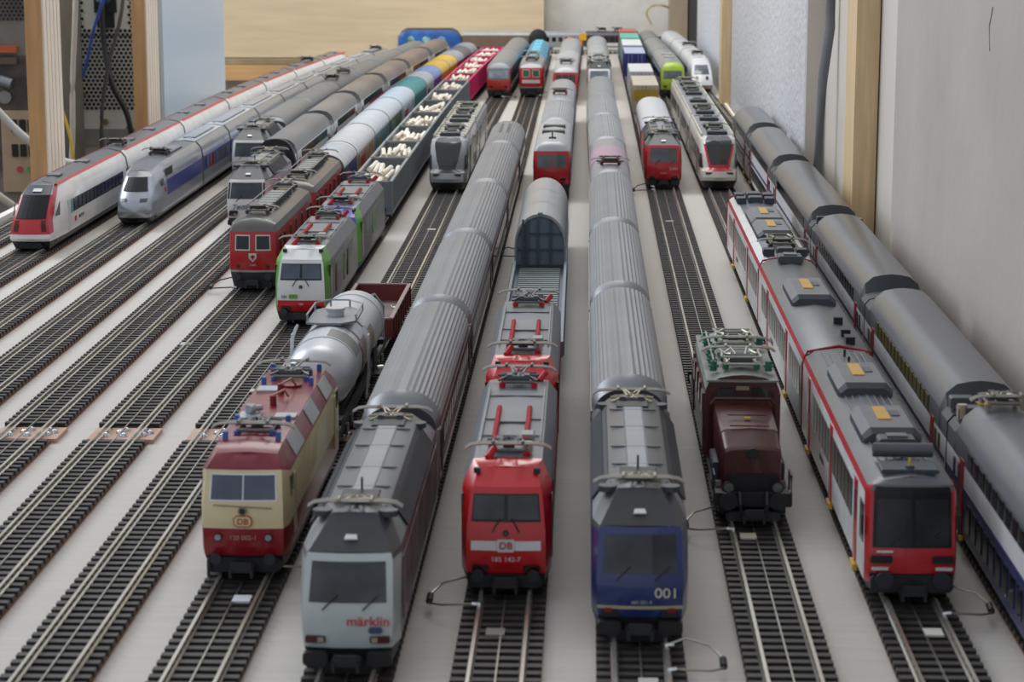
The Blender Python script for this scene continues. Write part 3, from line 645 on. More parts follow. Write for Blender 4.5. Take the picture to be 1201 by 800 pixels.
# ---------------------------------------------------------------- modern boxy loco (two-pantograph roofs)
def br185(tr, y0, y1, label, face, sidec, roofc='7f8488', low=None, cheek=None, number=None, white=False, screen=None, roofrod=True, hood=None, rear_face=None):
    F_ = M(face, .3, coat=.3); S_ = M(sidec, .38, coat=.1); R_ = M(roofc, .38, .2, var=.05); K_ = BLACK; C_ = M(cheek, .32, coat=.2) if cheek else F_; LOW = M(low, .35) if low else F_; H_ = M(hood, .3, coat=.3) if hood else F_
    front = [(12.4, 3.5, 6.5), (13.2, 1, 11.5), (13.2, 0, 15.2), (13.2, 0, 20), (13.0, .8, 27), (11.9, 6, 38.8), (11.2, 7.2, 40.6), (9.6, 17, 45.2), (0, 17, 45.6)]
    mid = [(13.8, 8), (15, 11.5), (15, 15.2), (15, 20), (15, 27), (15, 38.8), (14.9, 40.0), (11.6, 46.4), (0, 46.8)]
    def sd(i, k):
        if k == 0: return ('skirt', K_)
        if i in (0, 2):
            return ('body', C_) if k < 7 else ('cab_roof', H_)
        if k in (5,): return ('body', S_)
        if k == 6: return ('roof', M('6d7276', .4, .1))
        return ('body', S_) if k < 6 else ('roof', R_)
    def fc(k): return ('skirt', K_) if k == 0 else ('body', LOW) if k == 1 else ('body', F_) if k < 6 else ('cab_roof', H_)
    t, L, R = car('electric_locomotive', 'locomotive', tr, y0, y1, label, front, mid, sd, fc, d=9, bulge=.8)
    fpatch(t, 'windscreen_surround', front, 4.2, 4.97, -.9, .9, BLACK, .8, off=.1); fpatch(t, 'windscreen', front, 4.26, 4.92, -.86, -.05, screen or SCR, .8, off=.4); fpatch(t, 'windscreen', front, 4.26, 4.92, .05, .86, screen or SCR, .8, off=.4)
    fpatch(t, 'windscreen', [(x, L-y, z) for x, y, z in front], 4.1, 4.93, -.84, .84, GLASS, .8, sgn=1)
    if white:
        for s in (-1, 1): fpatch(t, 'white_panel', front, 2.95, 3.42, s*.24, s*.88, WHITE, .8)
    for s in (-1, 1):
        MB().box((s*8.5, -.7, 13.4), (5.6, .9, 2.6), M('2d1212', .2), ch=.6).build('headlight', t)
        MB().box((s*10.0, 14, 44.8), (2.2, 2, 1.8), DARK).build('horn', t)
        MB().box((s*15.1, 18, 24), (.4, 8, 20), M('9a9a98' if not white else '7e1014', .4)).build('cab_door', t)
        wiper(t, s*4.5, -.9, 26.3, 4, lean=-s*2)
        MB().tube([(s*10.8, 3, 12), (s*10.8, 3, 26)], .3, STEEL, 6).build('handrail', t)
        sidewin(t, [13.5], 15.0, 30, 37, 4, both=s)
        MB().box((s*15.05, L/2, 31), (.3, L-80, 9), M('6f1217' if white else '7f8382', .45)).build('side_panel', t)
    MB().box((0, .6, 9), (24, 4, 4.6), BLACK, ch=1).build('snow_plough', t); buffers(t, 1.5, 11.5, r=2.1); buffers(t, L, 12.5, 1, r=2.6); coupler(t, 0)
    lamp(t, 0, -.9, 26.0, M('6a6860', .3), .5, BLACK)
    mb = MB()
    for y in (62, 92, L-62): MB().box((0, y, 46.9), (22, .5, .5), DROOF).build('roof_seam', t)
    mb.box((0, L/2, 47.1), (13, 30, .9), M('74797d', .4), ch=.3); mb.build('roof_panel', t)
    rm = M('c4202a', .4); fm = M('606468', .4, .5)
    panto(t, 36, 45.9, im=rm, kind='arm', w=14.5, L=24, fm=fm, rod=(64, rm)); panto(t, L-36, 46.4, im=rm, kind='arm', w=14.5, L=24, flip=True, fm=fm)
    for (x, y) in ((-7, 26), (8, L-28)):
        MB().tube([(x, y, 46.6), (x+2.5, y+3, 49.5)], 1.2, rm, 8).build('insulator', t)
    mb = MB(); 
    for s in (-1, 1): mb.tube([(s*10.5, 48, 47.6), (s*10.5, L-48, 47.6)], .4, M('8a8d90', .4, .4), 6)
    mb.build('roof_cable', t); MB().box((6, 56, 48), (5, 8, 3), M('96999b', .4), ch=.6).build('roof_box', t); MB().tube([(6.5, 33, 47), (6.5, 33, 51)], 1.7, M('b8a79a', .5), 10).build('surge_arrester', t)
    underbox(t, 62, L-62)
    for y in (38, L-38): bogie(t, y, 28)
    return t, L, front
for y0, y1, lb in ((.785, .985, 'bright red electric locomotive numbered 185 142-7, foremost of the twin red pair'), (.993, 1.198, 'bright red electric locomotive close behind its twin, its windscreen above the first one\'s roof')):
    t, L, fr = br185('I', y0, y1, lb, 'c8151c', '7a0f16', white=True, roofc='6f757a')
    text('DB', 3.4, RED, t, (0, -1.15, 21.4), name='emblem'); MB().box((0, -.7, 21.4), (6.2, .4, 4.4), WHITE, ch=.6).build('emblem_plate', t); text('185 142-7', 2.4, M('d8c8c8', .5), t, (0, -1.1, 16.6))
t, L, fr = br185('F', 1.352, 1.540, 'white and green electric locomotive with a red lower band and grey sides', 'dfe3e2', '77777a', low='b81c22', cheek='5aa52f', roofc='7b7e82', screen=GLASSB)
fpatch(t, 'front_stripe', fr, 1.95, 2.6, -.98, .98, RED, .8); MB().box((-4.2, -1.2, 20.4), (4.6, .4, 2.2), M('6aa838', .5)).build('front_badge', t); text('bls', 2.6, M('5a6aa0', .5), t, (-9.2, -1.0, 20.3)); text('185', 1.8, M('d8c0c0', .5), t, (0, -1.6, 16.0))
for y, c in ((45, '6c2a2a'), (92, '6b9a5a'), (112, '3a3a3c')): sidewin(t, [y], 15.25, 17, 33, 8, M(c, .4, var=.4, scale=120), 'side_artwork')
t, L, fr = br185('F', 1.548, 1.748, 'violet-fronted electric locomotive with green cab corners and grey sides, coupled to the grey open wagons', '4b4fa0', '6a6a70', cheek='56a832', hood='4b4fa0', roofc='7b7e82')
sidewin(t, [95], 15.25, 20, 34, 12, M('62a044', .4, var=.3, scale=120), 'side_artwork')
# ---------------------------------------------------------------- cream/red loco on G
def br120(tr, y0, y1, label):
    CR = M('dccfa2', .35, coat=.2); RD = M('8c1220', .32, coat=.3); RF = M('7c1525', .35, coat=.2); K_ = BLACK
    front = [(12.2, 4, 7), (13.4, 1, 12.5), (13.6, 0, 16), (13.6, 0, 22.5), (13.5, .6, 30.5), (12.8, 5, 42.6), (12.4, 5.6, 43.6), (10.6, 13, 46.6), (0, 13, 47.2)]
    mid = [(13.8, 8), (15, 12.5), (15, 16), (15, 22.5), (15.1, 30.5), (15, 41), (14.8, 42), (11.2, 48.6), (0, 49.2)]
    def sd(i, k): return ('skirt', K_) if k == 0 else ('body', RD) if k < 3 else ('body', CR) if k < 5 else ('roof', RF)
    def fc(k): return ('skirt', K_) if k == 0 else ('body', RD) if k < 3 else ('body', CR) if k < 5 else ('roof', RF)
    t, L, R = car('electric_locomotive', 'locomotive', tr, y0, y1, label, front, mid, sd, fc, d=7, bulge=1.0)
    fw = M('c9ccd0', .25, .5)
    fpatch(t, 'windscreen_frame', front, 4.12, 4.9, -.86, .86, fw, 1.0, off=.15)
    for a, b in ((-.82, -.02), (.02, .82)): fpatch(t, 'windscreen', front, 4.17, 4.85, a, b, GLASSB, 1.0, off=.4)
    fpatch(t, 'windscreen', [(x, L-y, z) for x, y, z in front], 4.15, 4.87, -.84, .84, GLASS, 1.0, sgn=1)
    for s in (-1, 1): lamp(t, s*8.6, -.8, 19.4, M('8f9ba6', .15), 1.1, M('5a1018')); 
    lamp(t, 0, -1.2, 29, M('2b2b30', .2), 1.0, M('8a8672'))
    MB().box((0, -1.2, 25.2), (6.4, .5, 4.2), M('c25a44', .4), ch=1.0).build('emblem_plate', t); MB().box((0, -1.35, 25.2), (5.6, .5, 3.4), CR, ch=.8).build('emblem_field', t); text('DB', 3.0, M('b84a38', .4), t, (0, -1.75, 25.1), name='emblem')
    text('120 002-1', 2.3, M('b58a80', .5), t, (0, -1.25, 19.2))
    MB().tube([(-10, -.9, 31), (10, -1.3, 30)], .25, M('8a8672'), 5).build('handrail', t)
    MB().box((0, .4, 9.5), (25, 4, 5), BLACK, ch=1).build('buffer_beam', t); buffers(t, 1.5, 12, r=2.0); buffers(t, L, 13.2, 1, r=2.5); coupler(t, 0)
    MB().tube([(-11.5, -3, 11), (-11.6, -4, 6.5), (-10.5, -4, 5)], .7, DARK, 6).build('coupling_hose', t)
    G_ = M('a3a7aa', .4, .2)
    for s in (-1, 1):
        for a, b in ((30, 56), (84, 108), (134, L-30)):
            q = [(s*14.8, a, 42.2), (s*14.8, b, 42.2), (s*11.4, b, 48.3), (s*11.4, a, 48.3)]
            MB().slab(q if s > 0 else q[::-1], G_, .35).build('roof_grille', t)
    for y0_, y1_, x in ((62, 74, -6), (116, 126, -6), (64, 72, 7)): MB().box((x, (y0_+y1_)/2, 49.2), (8, y1_-y0_, .8), M('b4bac0', .4), ch=.2).build('roof_hatch', t)
    MB().tube([(2, 128, 49), (2, 128, 49.9)], 4.2, RF, 18).build('roof_fan', t)
    im = M('3f66b4', .4); fm = M('7d7d7c', .4, .5)
    panto(t, 42, 47.9, im=im, kind='arm', w=14.5, L=24, fm=fm); panto(t, L-38, 47.9, im=im, kind='arm', w=14.5, L=24, flip=True, fm=fm)
    for y in (27, 57, L-53, L-23):
        for s in (-1, 1): MB().box((s*9.2, y, 49.8), (1.7, 2.2, 3.6), im, ch=.3).build('blue_insulator', t)
    for y in (88, 112): 
        MB().tube([(0, y, 49), (0, y, 53)], 1.3, M('7a1a22', .4), 10).build('insulator', t); MB().tube([(0, y, 53), (3, y+9, 53.5), (4, y+14, 50)], .45, M('a87a70', .4, .3), 6).build('roof_cable', t)
    MB().tube([(-6, 70, 49), (-6, 70, 53)], 2.0, M('8e98a6', .4), 12).build('surge_arrester', t); MB().tube([(-6, 66, 52), (-3, 74, 51)], 1.3, M('a0a4a8', .3, .5), 8).build('roof_switch', t)
    for y in (14, L-14): sidewin(t, [y], 15.1, 32, 39, 7); sidewin(t, [y+(9 if y < 50 else -9)], 15.1, 16, 38, 6, M('b5ab84', .4), 'cab_door')
    underbox(t, 62, L-62)
    for y in (38, L-38): bogie(t, y, 28)
br120('G', .801, .988, 'cream and dark red electric locomotive with blue insulators on its roof')
# ---------------------------------------------------------------- red classic locos on E
def re66(tr, y0, y1, label, bodyc='b01c20', roofc='5f5d59', skirt='3c3f42', winm=None, beard=None, eq=True, frame='c6c3bc', group=None):
    B_ = M(bodyc, .32, coat=.25); R_ = M(roofc, .3, .3, var=.08); K_ = M(skirt, .5)
    front = [(12.4, 4, 6), (13.6, .6, 15.6), (13.8, 0, 17), (13.8, .2, 29), (13.4, 1.8, 39.5), (13.3, 2.2, 41), (12.2, 5, 44.6), (8, 11, 47.6), (0, 13, 48.4)]
    mid = [(13.2, 8), (15, 15.6), (15, 17), (15, 29), (15, 39.5), (15, 41), (13.8, 45.4), (8.6, 48.4), (0, 49.2)]
    def sd(i, k): return ('skirt', K_) if k == 0 else ('body', M('b0aca6', .4)) if k == 1 else ('body', B_) if k < 5 else ('roof', R_)
    t, L, R = car('electric_locomotive', 'locomotive', tr, y0, y1, label, front, mid, sd, lambda k: sd(0, k), d=8, steps=2, bulge=1.8, group=group)
    W_ = winm or M('1f2727', .15, spec=.4, var=.4, scale=60)
    for s in (-1, 1):
        a, b = (.12, .78) if s > 0 else (-.78, -.12)
        fpatch(t, 'window_frame', front, 3.02, 3.95, a, b, M(frame, .3, .3), 1.8, off=.15); fpatch(t, 'windscreen', front, 3.1, 3.87, a+.05, b-.05, W_, 1.8, off=.4)
        lamp(t, s*8.8, -.6, 19.2, M('5a1a1a', .2), .9, M('6c1518'))
    if beard: fpatch(t, 'chevron', front, 2.4, 2.75, -.8, .8, M(beard, .4), 1.8)
    else:
        mb = MB(); mb.loft([[(x, -2.2+dy, z) for x, z in ((-2.4, 27.6), (-2.2, 24.4), (0, 22.2), (2.2, 24.4), (2.4, 27.6))] for dy in (0, .6)], M('d6d2cc', .4), closed=True); mb.build('coat_of_arms', t)
        MB().box((0, -2.6, 25.2), (.9, .4, 3.0), RED).box((0, -2.6, 25.6), (2.8, .4, .9), RED).build('cross', t)
        text('11602', 1.6, M('d0b0b0', .5), t, (0, -2.1, 20.3))
    buffers(t, 0, 13.4); buffers(t, L, 13.4, 1); coupler(t, 0); MB().box((0, 1, 8), (22, 4, 5), BLACK, ch=1).build('snow_plough', t)
    n = 5
    sidewin(t, [34+(L-68)*i/(n-1) for i in range(n)], 15.1, 27, 37, 7, GLASS, frame=M('8e1519', .4)); sidewin(t, [12, L-12], 15.1, 29, 38, 6)
    fm = M('8c8a82', .4, .5)
    panto(t, 30, 49, kind='arm', w=14, L=22, fm=fm, im=M('4c4f52', .5)); panto(t, L-30, 49, kind='arm', w=14, L=22, flip=True, fm=fm, im=M('4c4f52', .5))
    if eq:
        k = int((L-104)/14)
        for i in range(k):
            y = 54+14*i+5; MB().box((-.5, y, 50.2), (11, 11.5, 3), M('85888a', .4, .2), ch=.8).build('roof_resistor', t)
            MB().tube([(7.5, y, 49), (7.5, y, 53.5)], 1.1, M('4c4f52', .5), 8).build('insulator', t)
        for x in (7.5, -7.5): MB().tube([(x, 48, 53.6), (x, L-48, 53.6)], .4, fm, 6).build('roof_cable', t)
    underbox(t, 58, L-58)
    for y in (34, L-34): bogie(t, y, 26)
    return t, L, front
re66('E', 1.478, 1.673, 'red electric locomotive with a white cross emblem between two framed windows, foremost on its track')
re66('E', 1.690, 1.885, 'red electric locomotive second on its track, just ahead of the painted vans', bodyc='a81a20')
re66('H', 3.112, 3.285, 'red electric locomotive with green-tinted windows and a white chevron, ahead of the bright blue hoppers', bodyc='b51f24', winm=M('2e5a3c', .2), beard='d9d2cc', roofc='8a8b8c', eq=True)
# ---------------------------------------------------------------- brown long-nosed loco
def crocodile():
    t = thing('long_nosed_locomotive', 'old brown electric locomotive with a long bonnet and two frame pantographs', 'locomotive', 'K', .885, 1.150); L = 268
    B_ = M('4a1f1c', .38, var=.12, scale=30, coat=.3); K_ = M('1f1f22', .5); R_ = M('7d827c', .5, .1, var=.2, scale=60)
    # two powered bonnets
    for y0, y1, nm in ((10, 78, 'bonnet'), (190, 258, 'bonnet')):
        s0, s1 = (y0, y1) if y0 < 100 else (y1, y0)
        def S(y, hw, zt): return [(-hw, y, 14), (-hw, y, zt-3.4), (-hw+.7, y, zt-1.4), (-hw+2.4, y, zt-.5), (0, y, zt), (hw-2.4, y, zt-.5), (hw-.7, y, zt-1.4), (hw, y, zt-3.4), (hw, y, 14)]
        d = 1 if s1 > s0 else -1
        R = [S(s0, 10.4, 31.8), S(s0+d*1.5, 10.9, 33.0), S(s0+d*20, 11.2, 35.6), S(s0+d*20.5, 11.5, 36.0), S(s1, 11.6, 37.4)]
        if d < 0: R = R[::-1]
        h = MB().loft(R, B_).build(nm, t, smooth=32)
        yy = s0-d*.6
        lamp(t, 0, s0-d*.3, 30.2, M('2c2c2e', .2), 1.7, K_) if d > 0 else None
        mb = MB(); mb.box((0, s0+d*20.2, 37.0), (15, .7, .6), M('6b3a36', .4)).box((0, s0+d*37, 38), (15, .5, .5), M('3d1a18')); 
        for s in (-1, 1): mb.box((s*10.8, (s0+s1)/2, 28), (.5, 40, .6), M('3d1a18'))
        mb.build('bonnet_seam', h)
        MB().box((0, s0-d*.6, 17.6), (19, 1.6, 9), K_, ch=1).build('radiator', h)
        MB().box((0, s0+d*34, 37.3), (2.2, 1.4, .7), M('c8a52e', .5)).build('yellow_mark', h)
    # running boards, boxes and frame
    for y0, y1 in ((4, 80), (188, 264)):
        mb = MB(); c = (y0+y1)/2
        mb.box((0, c, 14.2), (28, y1-y0, 1.6), K_)
        for s in (-1, 1):
            mb.box((s*11.5, c, 10.5), (2, y1-y0-4, 6), K_)
            for q in range(3): mb.tube([(s*13, y0+16+q*20, 11), (s*11, y0+16+q*20, 11)], 6.2, M('3a2422', .5), 14)
            mb.box((s*13.4, c, 9.4), (1, 44, 1.6), M('55504a', .4, .4))
        mb.build('running_gear', t)
        for s in (-1, 1): MB().box((s*12.2, c+2, 18.5), (3, 26, 7), M('3b424c', .5), ch=.6).build('equipment_box', t)
        wheels(t, [y0+16, y0+36, y0+56])
    yb = 3
    MB().box((0, yb, 13.6), (29, 3, 5.4), K_, ch=.5).build('buffer_beam', t); buffers(t, 1.5, 14.2, m=K_, r=3.4); buffers(t, L-1.5, 14.2, 1, K_, 3.4); coupler(t, 0)
    MB().box((0, L-3, 13.6), (29, 3, 5.4), K_, ch=.5).build('buffer_beam', t)
    MB().box((0, 0, 7.6), (20, 3, 3.6), M('2a3036', .5), ch=1).build('snow_plough', t)
    for s in (-1, 1):
        MB().tube([(s*14.2, 3, 14), (s*14.2, 3, 23), (s*14.2, 14, 23), (s*14.2, 14, 15)], .45, M('3f4850', .4, .3), 6).build('handrail', t); lamp(t, s*9, 2.0, 18.6, M('6a6c66', .2), 1.8, K_)
        MB().tube([(s*5, 0, 17), (s*5, -4, 13), (s*4, -4, 9)], .8, K_, 6).build('brake_hose', t)
    # central body with arched roof
    hb = [(14.6, 12), (15, 14), (15, 24), (15, 36), (14.6, 42.2)]
    top = [(13.4, 45.4), (9, 47.4), (4, 48.4), (0, 48.6)]
    mid = hb+top
    R = [at_y(mid, 78), at_y(mid, 188)]
    body(t, R, lambda i, k: ('body', B_) if k < 4 else ('roof', R_), lambda k: ('body', B_) if k < 8 else ('roof', R_), sm=30)
    for y, sg in ((78, -1), (188, 1)):
        MB().box((0, y+sg*.3, 40.2), (25, .6, 2.6), M('351613', .5)).build('front_recess', t)
        for s in (-1, 1): MB().box((s*6.8, y+sg*.5, 41.2), (6.6, .8, 4.6), GLASS).build('windscreen', t)
        MB().box((0, y+sg*.5, 43.2), (5, .6, 1.6), M('8c8468', .5)).build('number_plate', t)
        mb = MB(); mb.tube([(-12.4, y+sg*.6, 17), (-12.4, y+sg*.6, 36.5), (-11, y+sg*.6, 38.8), (11, y+sg*.6, 38.8), (12.4, y+sg*.6, 36.5), (12.4, y+sg*.6, 17)], .7, B_, 6); mb.build('bonnet_surround', t)
    MB().box((0, 133, 46.2), (28.6, 113, .8), R_, ch=.3).build('roof_edge', t)
    sidewin(t, [96, 120, 146, 170], 15.1, 30, 38, 9, GLASS, frame=B_); sidewin(t, [85, 181], 15.1, 14, 40, 6, M('43201c', .4), 'cab_door')
    gm = M('2f6b55', .4); fm = M('b0b0a2', .3, .6)
    for y in (100, 152):
        p = panto(t, y, 48.4, im=gm, kind='frame', w=15, L=32, fm=fm, flip=(y < 120))
    for x, y in ((-11, 92), (-11, 106), (-11, 120), (-10, 134), (11, 92), (11, 150), (-11, 150), (-11, 164), (8, 126)):
        MB().tube([(x, y, 47.8), (x, y, 52)], 1.4, gm, 8).tube([(x, y, 49.6), (x, y, 50.4)], 2.1, gm, 10).build('green_insulator', t, smooth=50)
    mb = MB(); mb.tube([(-11, 92, 52.4), (-11, 164, 52.4)], .4, fm, 6); mb.tube([(-11, 126, 52.4), (8, 126, 52.2)], .4, fm, 6); mb.build('roof_cable', t)
    MB().box((0, 126, 49.4), (16, 9, 2), M('7a7f7c', .5), ch=.5).build('roof_box', t); MB().box((4, 176, 49.4), (12, 12, 2), M('7a7f7c', .5), ch=.5).build('roof_box', t)
crocodile()
# ---------------------------------------------------------------- railcar set on L (red front)
def npz_front(h): pass
def rbde(y0, y1, label, end, eqs, white_end=False, ribbed=True):
    L = (y1-y0)*1000
    W_ = M('dcdcdb', .33, coat=.2); RD = M('b81c24', .32, coat=.3); R_ = M('64686c', .36, .25, var=.05, scale=30); K_ = M('232629', .5)
    mid = [(13.8, 8), (15, 11), (15, 21.6), (15.1, 30), (15, 40.5), (14.4, 43), (13.2, 44.6), (9, 46.2), (0, 47.2)]
    front = [(12.6, 3, 7.5), (13.4, 1.2, 10.5), (13.8, 0, 14.5), (14, 0, 21.6), (14, .8, 24), (13.6, 4, 42.4), (12.6, 4.6, 44.4), (9, 6.4, 45.6), (0, 7.4, 46.6)]
    mid = [(13.8, 8), (15, 10.5), (15, 14.5), (15.1, 21.6), (15.1, 24), (15, 40.8), (14.2, 43.2), (10.5, 45.8), (0, 47.2)]
    rl = M('b3242c', .35)
    def sd(i, k):
        if k == 0: return ('skirt', K_)
        if end and i == 0 and k < 6: return ('body', RD)
        if k < 5: return ('body', W_)
        if k == 5: return ('roof_stripe', rl)
        return ('roof', R_ if not white_end else (W_ if k == 6 else R_))
    if end:
        t, L, R = car('railcar', 'railcar', 'L', y0, y1-.0015, label, front, mid, sd, lambda k: ('skirt', K_) if k < 2 else ('body', RD) if k < 5 else ('roof', R_), d=5, bulge=1.2, rear='flat', rmat=M('a02028'))
        fpatch(t, 'windscreen', front, 3.7, 5.6, -.92, .92, M('141619', .25, spec=.3, var=.3, scale=40), 1.2, off=.35)
        for s in (-1, 1):
            fpatch(t, 'windscreen_pane', front, 4.0, 4.85, s*.05, s*.84, M('24282c', .2, spec=.35, var=.5, scale=50), 1.2, off=.55)
            MB().box((s*10.0, -1.0, 19.4), (7, 1, 2.6), BLACK, ch=.4).build('headlight_panel', t); MB().box((s*10.4, -1.2, 16.2), (5.4, 1, 1.0), M('d5d2d2', .3)).build('white_bar', t)
            wiper(t, s*6-1, -.9, 24.5, 1.5); MB().box((s*15.8, 6, 30), (.8, 1.2, 7), BLACK).build('mirror', t)
        MB().box((-9, -1.35, 22.2), (5.4, .3, .7), M('e8dcdc')).build('lettering', t)
        MB().box((0, .3, 11), (27, 4.5, 6), K_, ch=1.2).build('buffer_beam', t); buffers(t, 0, 13, r=3.0); coupler(t, 0)
    else:
        t = thing('railcar_trailer', label, 'railcar', 'L', y0+.001, y1-.001); L -= 2
        R = [at_y([(max(m[0]-.8, 0), m[1]-.4) for m in mid], 0), at_y(mid, 2), at_y(mid, L-2), at_y([(max(m[0]-.8, 0), m[1]-.4) for m in mid], L)]
        body(t, R, sd, lambda k: ('body', M('8c1a22', .5)), sm=35)
    # side details
    for y in ((L*.30, L*.74) if not end else (34, L*.48, L*.86)):
        sidewin(t, [y], 15.2, 10.5, 40, 8, RD, 'door'); sidewin(t, [y], 15.35, 25, 36, 4, GLASS, 'door_window')
        mb = MB(); band(mb, y-5, y+5, 15.4, 7.4, 9.6, YEL, 1.6); mb.build('door_step', t)
    ys = [y for y in [14+12.6*i for i in range(int((L-24)/12.6))] if all(abs(y-d) > 10 for d in ((L*.30, L*.74) if not end else (34, L*.48, L*.86)))]
    sidewin(t, ys, 15.15, 23, 36.5, 10.6, M('38352e', .15, spec=.7))
    text('SBB CFF FFS', 3, M('5c3038'), t, (-15.3, L*.62, 18), 'l')
    if ribbed:
        mb = MB()
        for x in (-8, -5.4, -2.7, 0, 2.7, 5.4, 8): mb.box((x, L/2, 46.3+.9*(1-abs(x)/10)), (.5, L-22, .5), M('7d8286', .35, .3))
        mb.build('roof_ribs', t)
    MB().box((0, L+.5, 27), (10, 3.5, 26), RUBBER, ch=1.5).build('gangway', t); MB().tube([(-14.6, L+.5, 10), (-15, L+.5, 40), (-13, L+.5, 45), (0, L+.5, 47.6), (13, L+.5, 45), (15, L+.5, 40), (14.6, L+.5, 10)], .6, M('a02028', .5), 6).build('cable', t)
    for y, ln, kind in eqs:
        if kind == 'ac':
            P = [(-10.5, 46), (-10.5, 48.6), (-7.6, 51.6), (7.6, 51.6), (10.5, 48.6), (10.5, 46)]
            Rr = [[(x*.92, y-ln/2, 45+(z-45)*.7) for x, z in P], [(x, y-ln/2+2.5, z) for x, z in P], [(x, y+ln/2-2.5, z) for x, z in P], [(x*.92, y+ln/2, 45+(z-45)*.7) for x, z in P]]
            o = MB().loft(Rr, lambda i, j: M('4a4f54', .45, .2) if j in (0, 4) or i != 1 else M('6d7277', .4, .2)).build('air_conditioner', t, smooth=20)
            MB().box((-1, y+ln*.1, 51.8), (4.6, ln*.5, .5), M('c79a3a', .5)).build('yellow_panel', o); MB().box((3.6, y+ln*.1, 51.8), (3, ln*.2, .5), M('54585c', .5)).build('cover_plate', o)
        elif kind == 'panto': panto(t, y, 47, kind='frame', w=14, L=ln, fm=M('8a8878', .35, .6), im=M('3c4044', .5))
        elif kind == 'cyl':
            MB().tube([(-10, y, 50), (10, y, 50)], 2.6, M('5c6166', .4, .3), 12).build('air_tank', t, smooth=50)
        elif kind == 'box': MB().box((0, y, 49), (13, ln, 4), M('4c5054', .5), ch=.8).box((0, y, 51.3), (7, ln*.6, 1.2), M('666a6e', .4)).build('roof_box', t)
        elif kind == 'small': MB().box((6, y, 48), (4, ln, 3.4), BLACK).build('roof_box', t)
        elif kind == 'vents':
            for x in (-9, 9): MB().box((x, y, 48), (6, ln, 4), M('3a4048', .5), ch=.5).build('roof_vent', t)
            MB().box((0, y, 48.5), (9, ln, 4.4), M('454b54', .5), ch=.8).build('roof_box', t)
    underbox(t, 60, L-55)
    for y in (32, L-30): bogie(t, y)
    return t, L
t, L = rbde(.780, 1.0425, 'white railcar with a big red-framed black windscreen and a grey ribbed roof', True, [(52, 9, 'box'), (34, 5, 'cyl'), (86, 46, 'ac'), (176, 50, 'ac')])
MB().tube([(0, 14, 46), (0, 14, 49)], 1.6, M('4c4f52'), 10).tube([(0, 14, 49), (0, 14, 51.5)], .5, M('c7b33c'), 6).build('horn', t)
MB().box((0, 18, 47.3), (19, 14, 1.6), M('3c4850', .5), ch=.5).build('roof_box', t)
for y in (218, 236): MB().tube([(0, y, 46.8), (0, y, 50.5)], .5, BLACK, 6).build('antenna', t)
rbde(1.0435, 1.334, 'middle car of the red and white railcar set, smooth roof with one yellow-marked hump', False, [(150, 62, 'ac'), (30, 5, 'small'), (64, 3, 'small'), (270, 14, 'box'), (12, 9, 'small')], ribbed=False)
rbde(1.335, 1.645, 'rear car of the red and white railcar set carrying the pantograph', False, [(44, 30, 'panto'), (12, 9, 'vents'), (105, 56, 'ac'), (168, 60, 'ac'), (262, 12, 'vents'), (286, 14, 'vents')], white_end=True, ribbed=False)
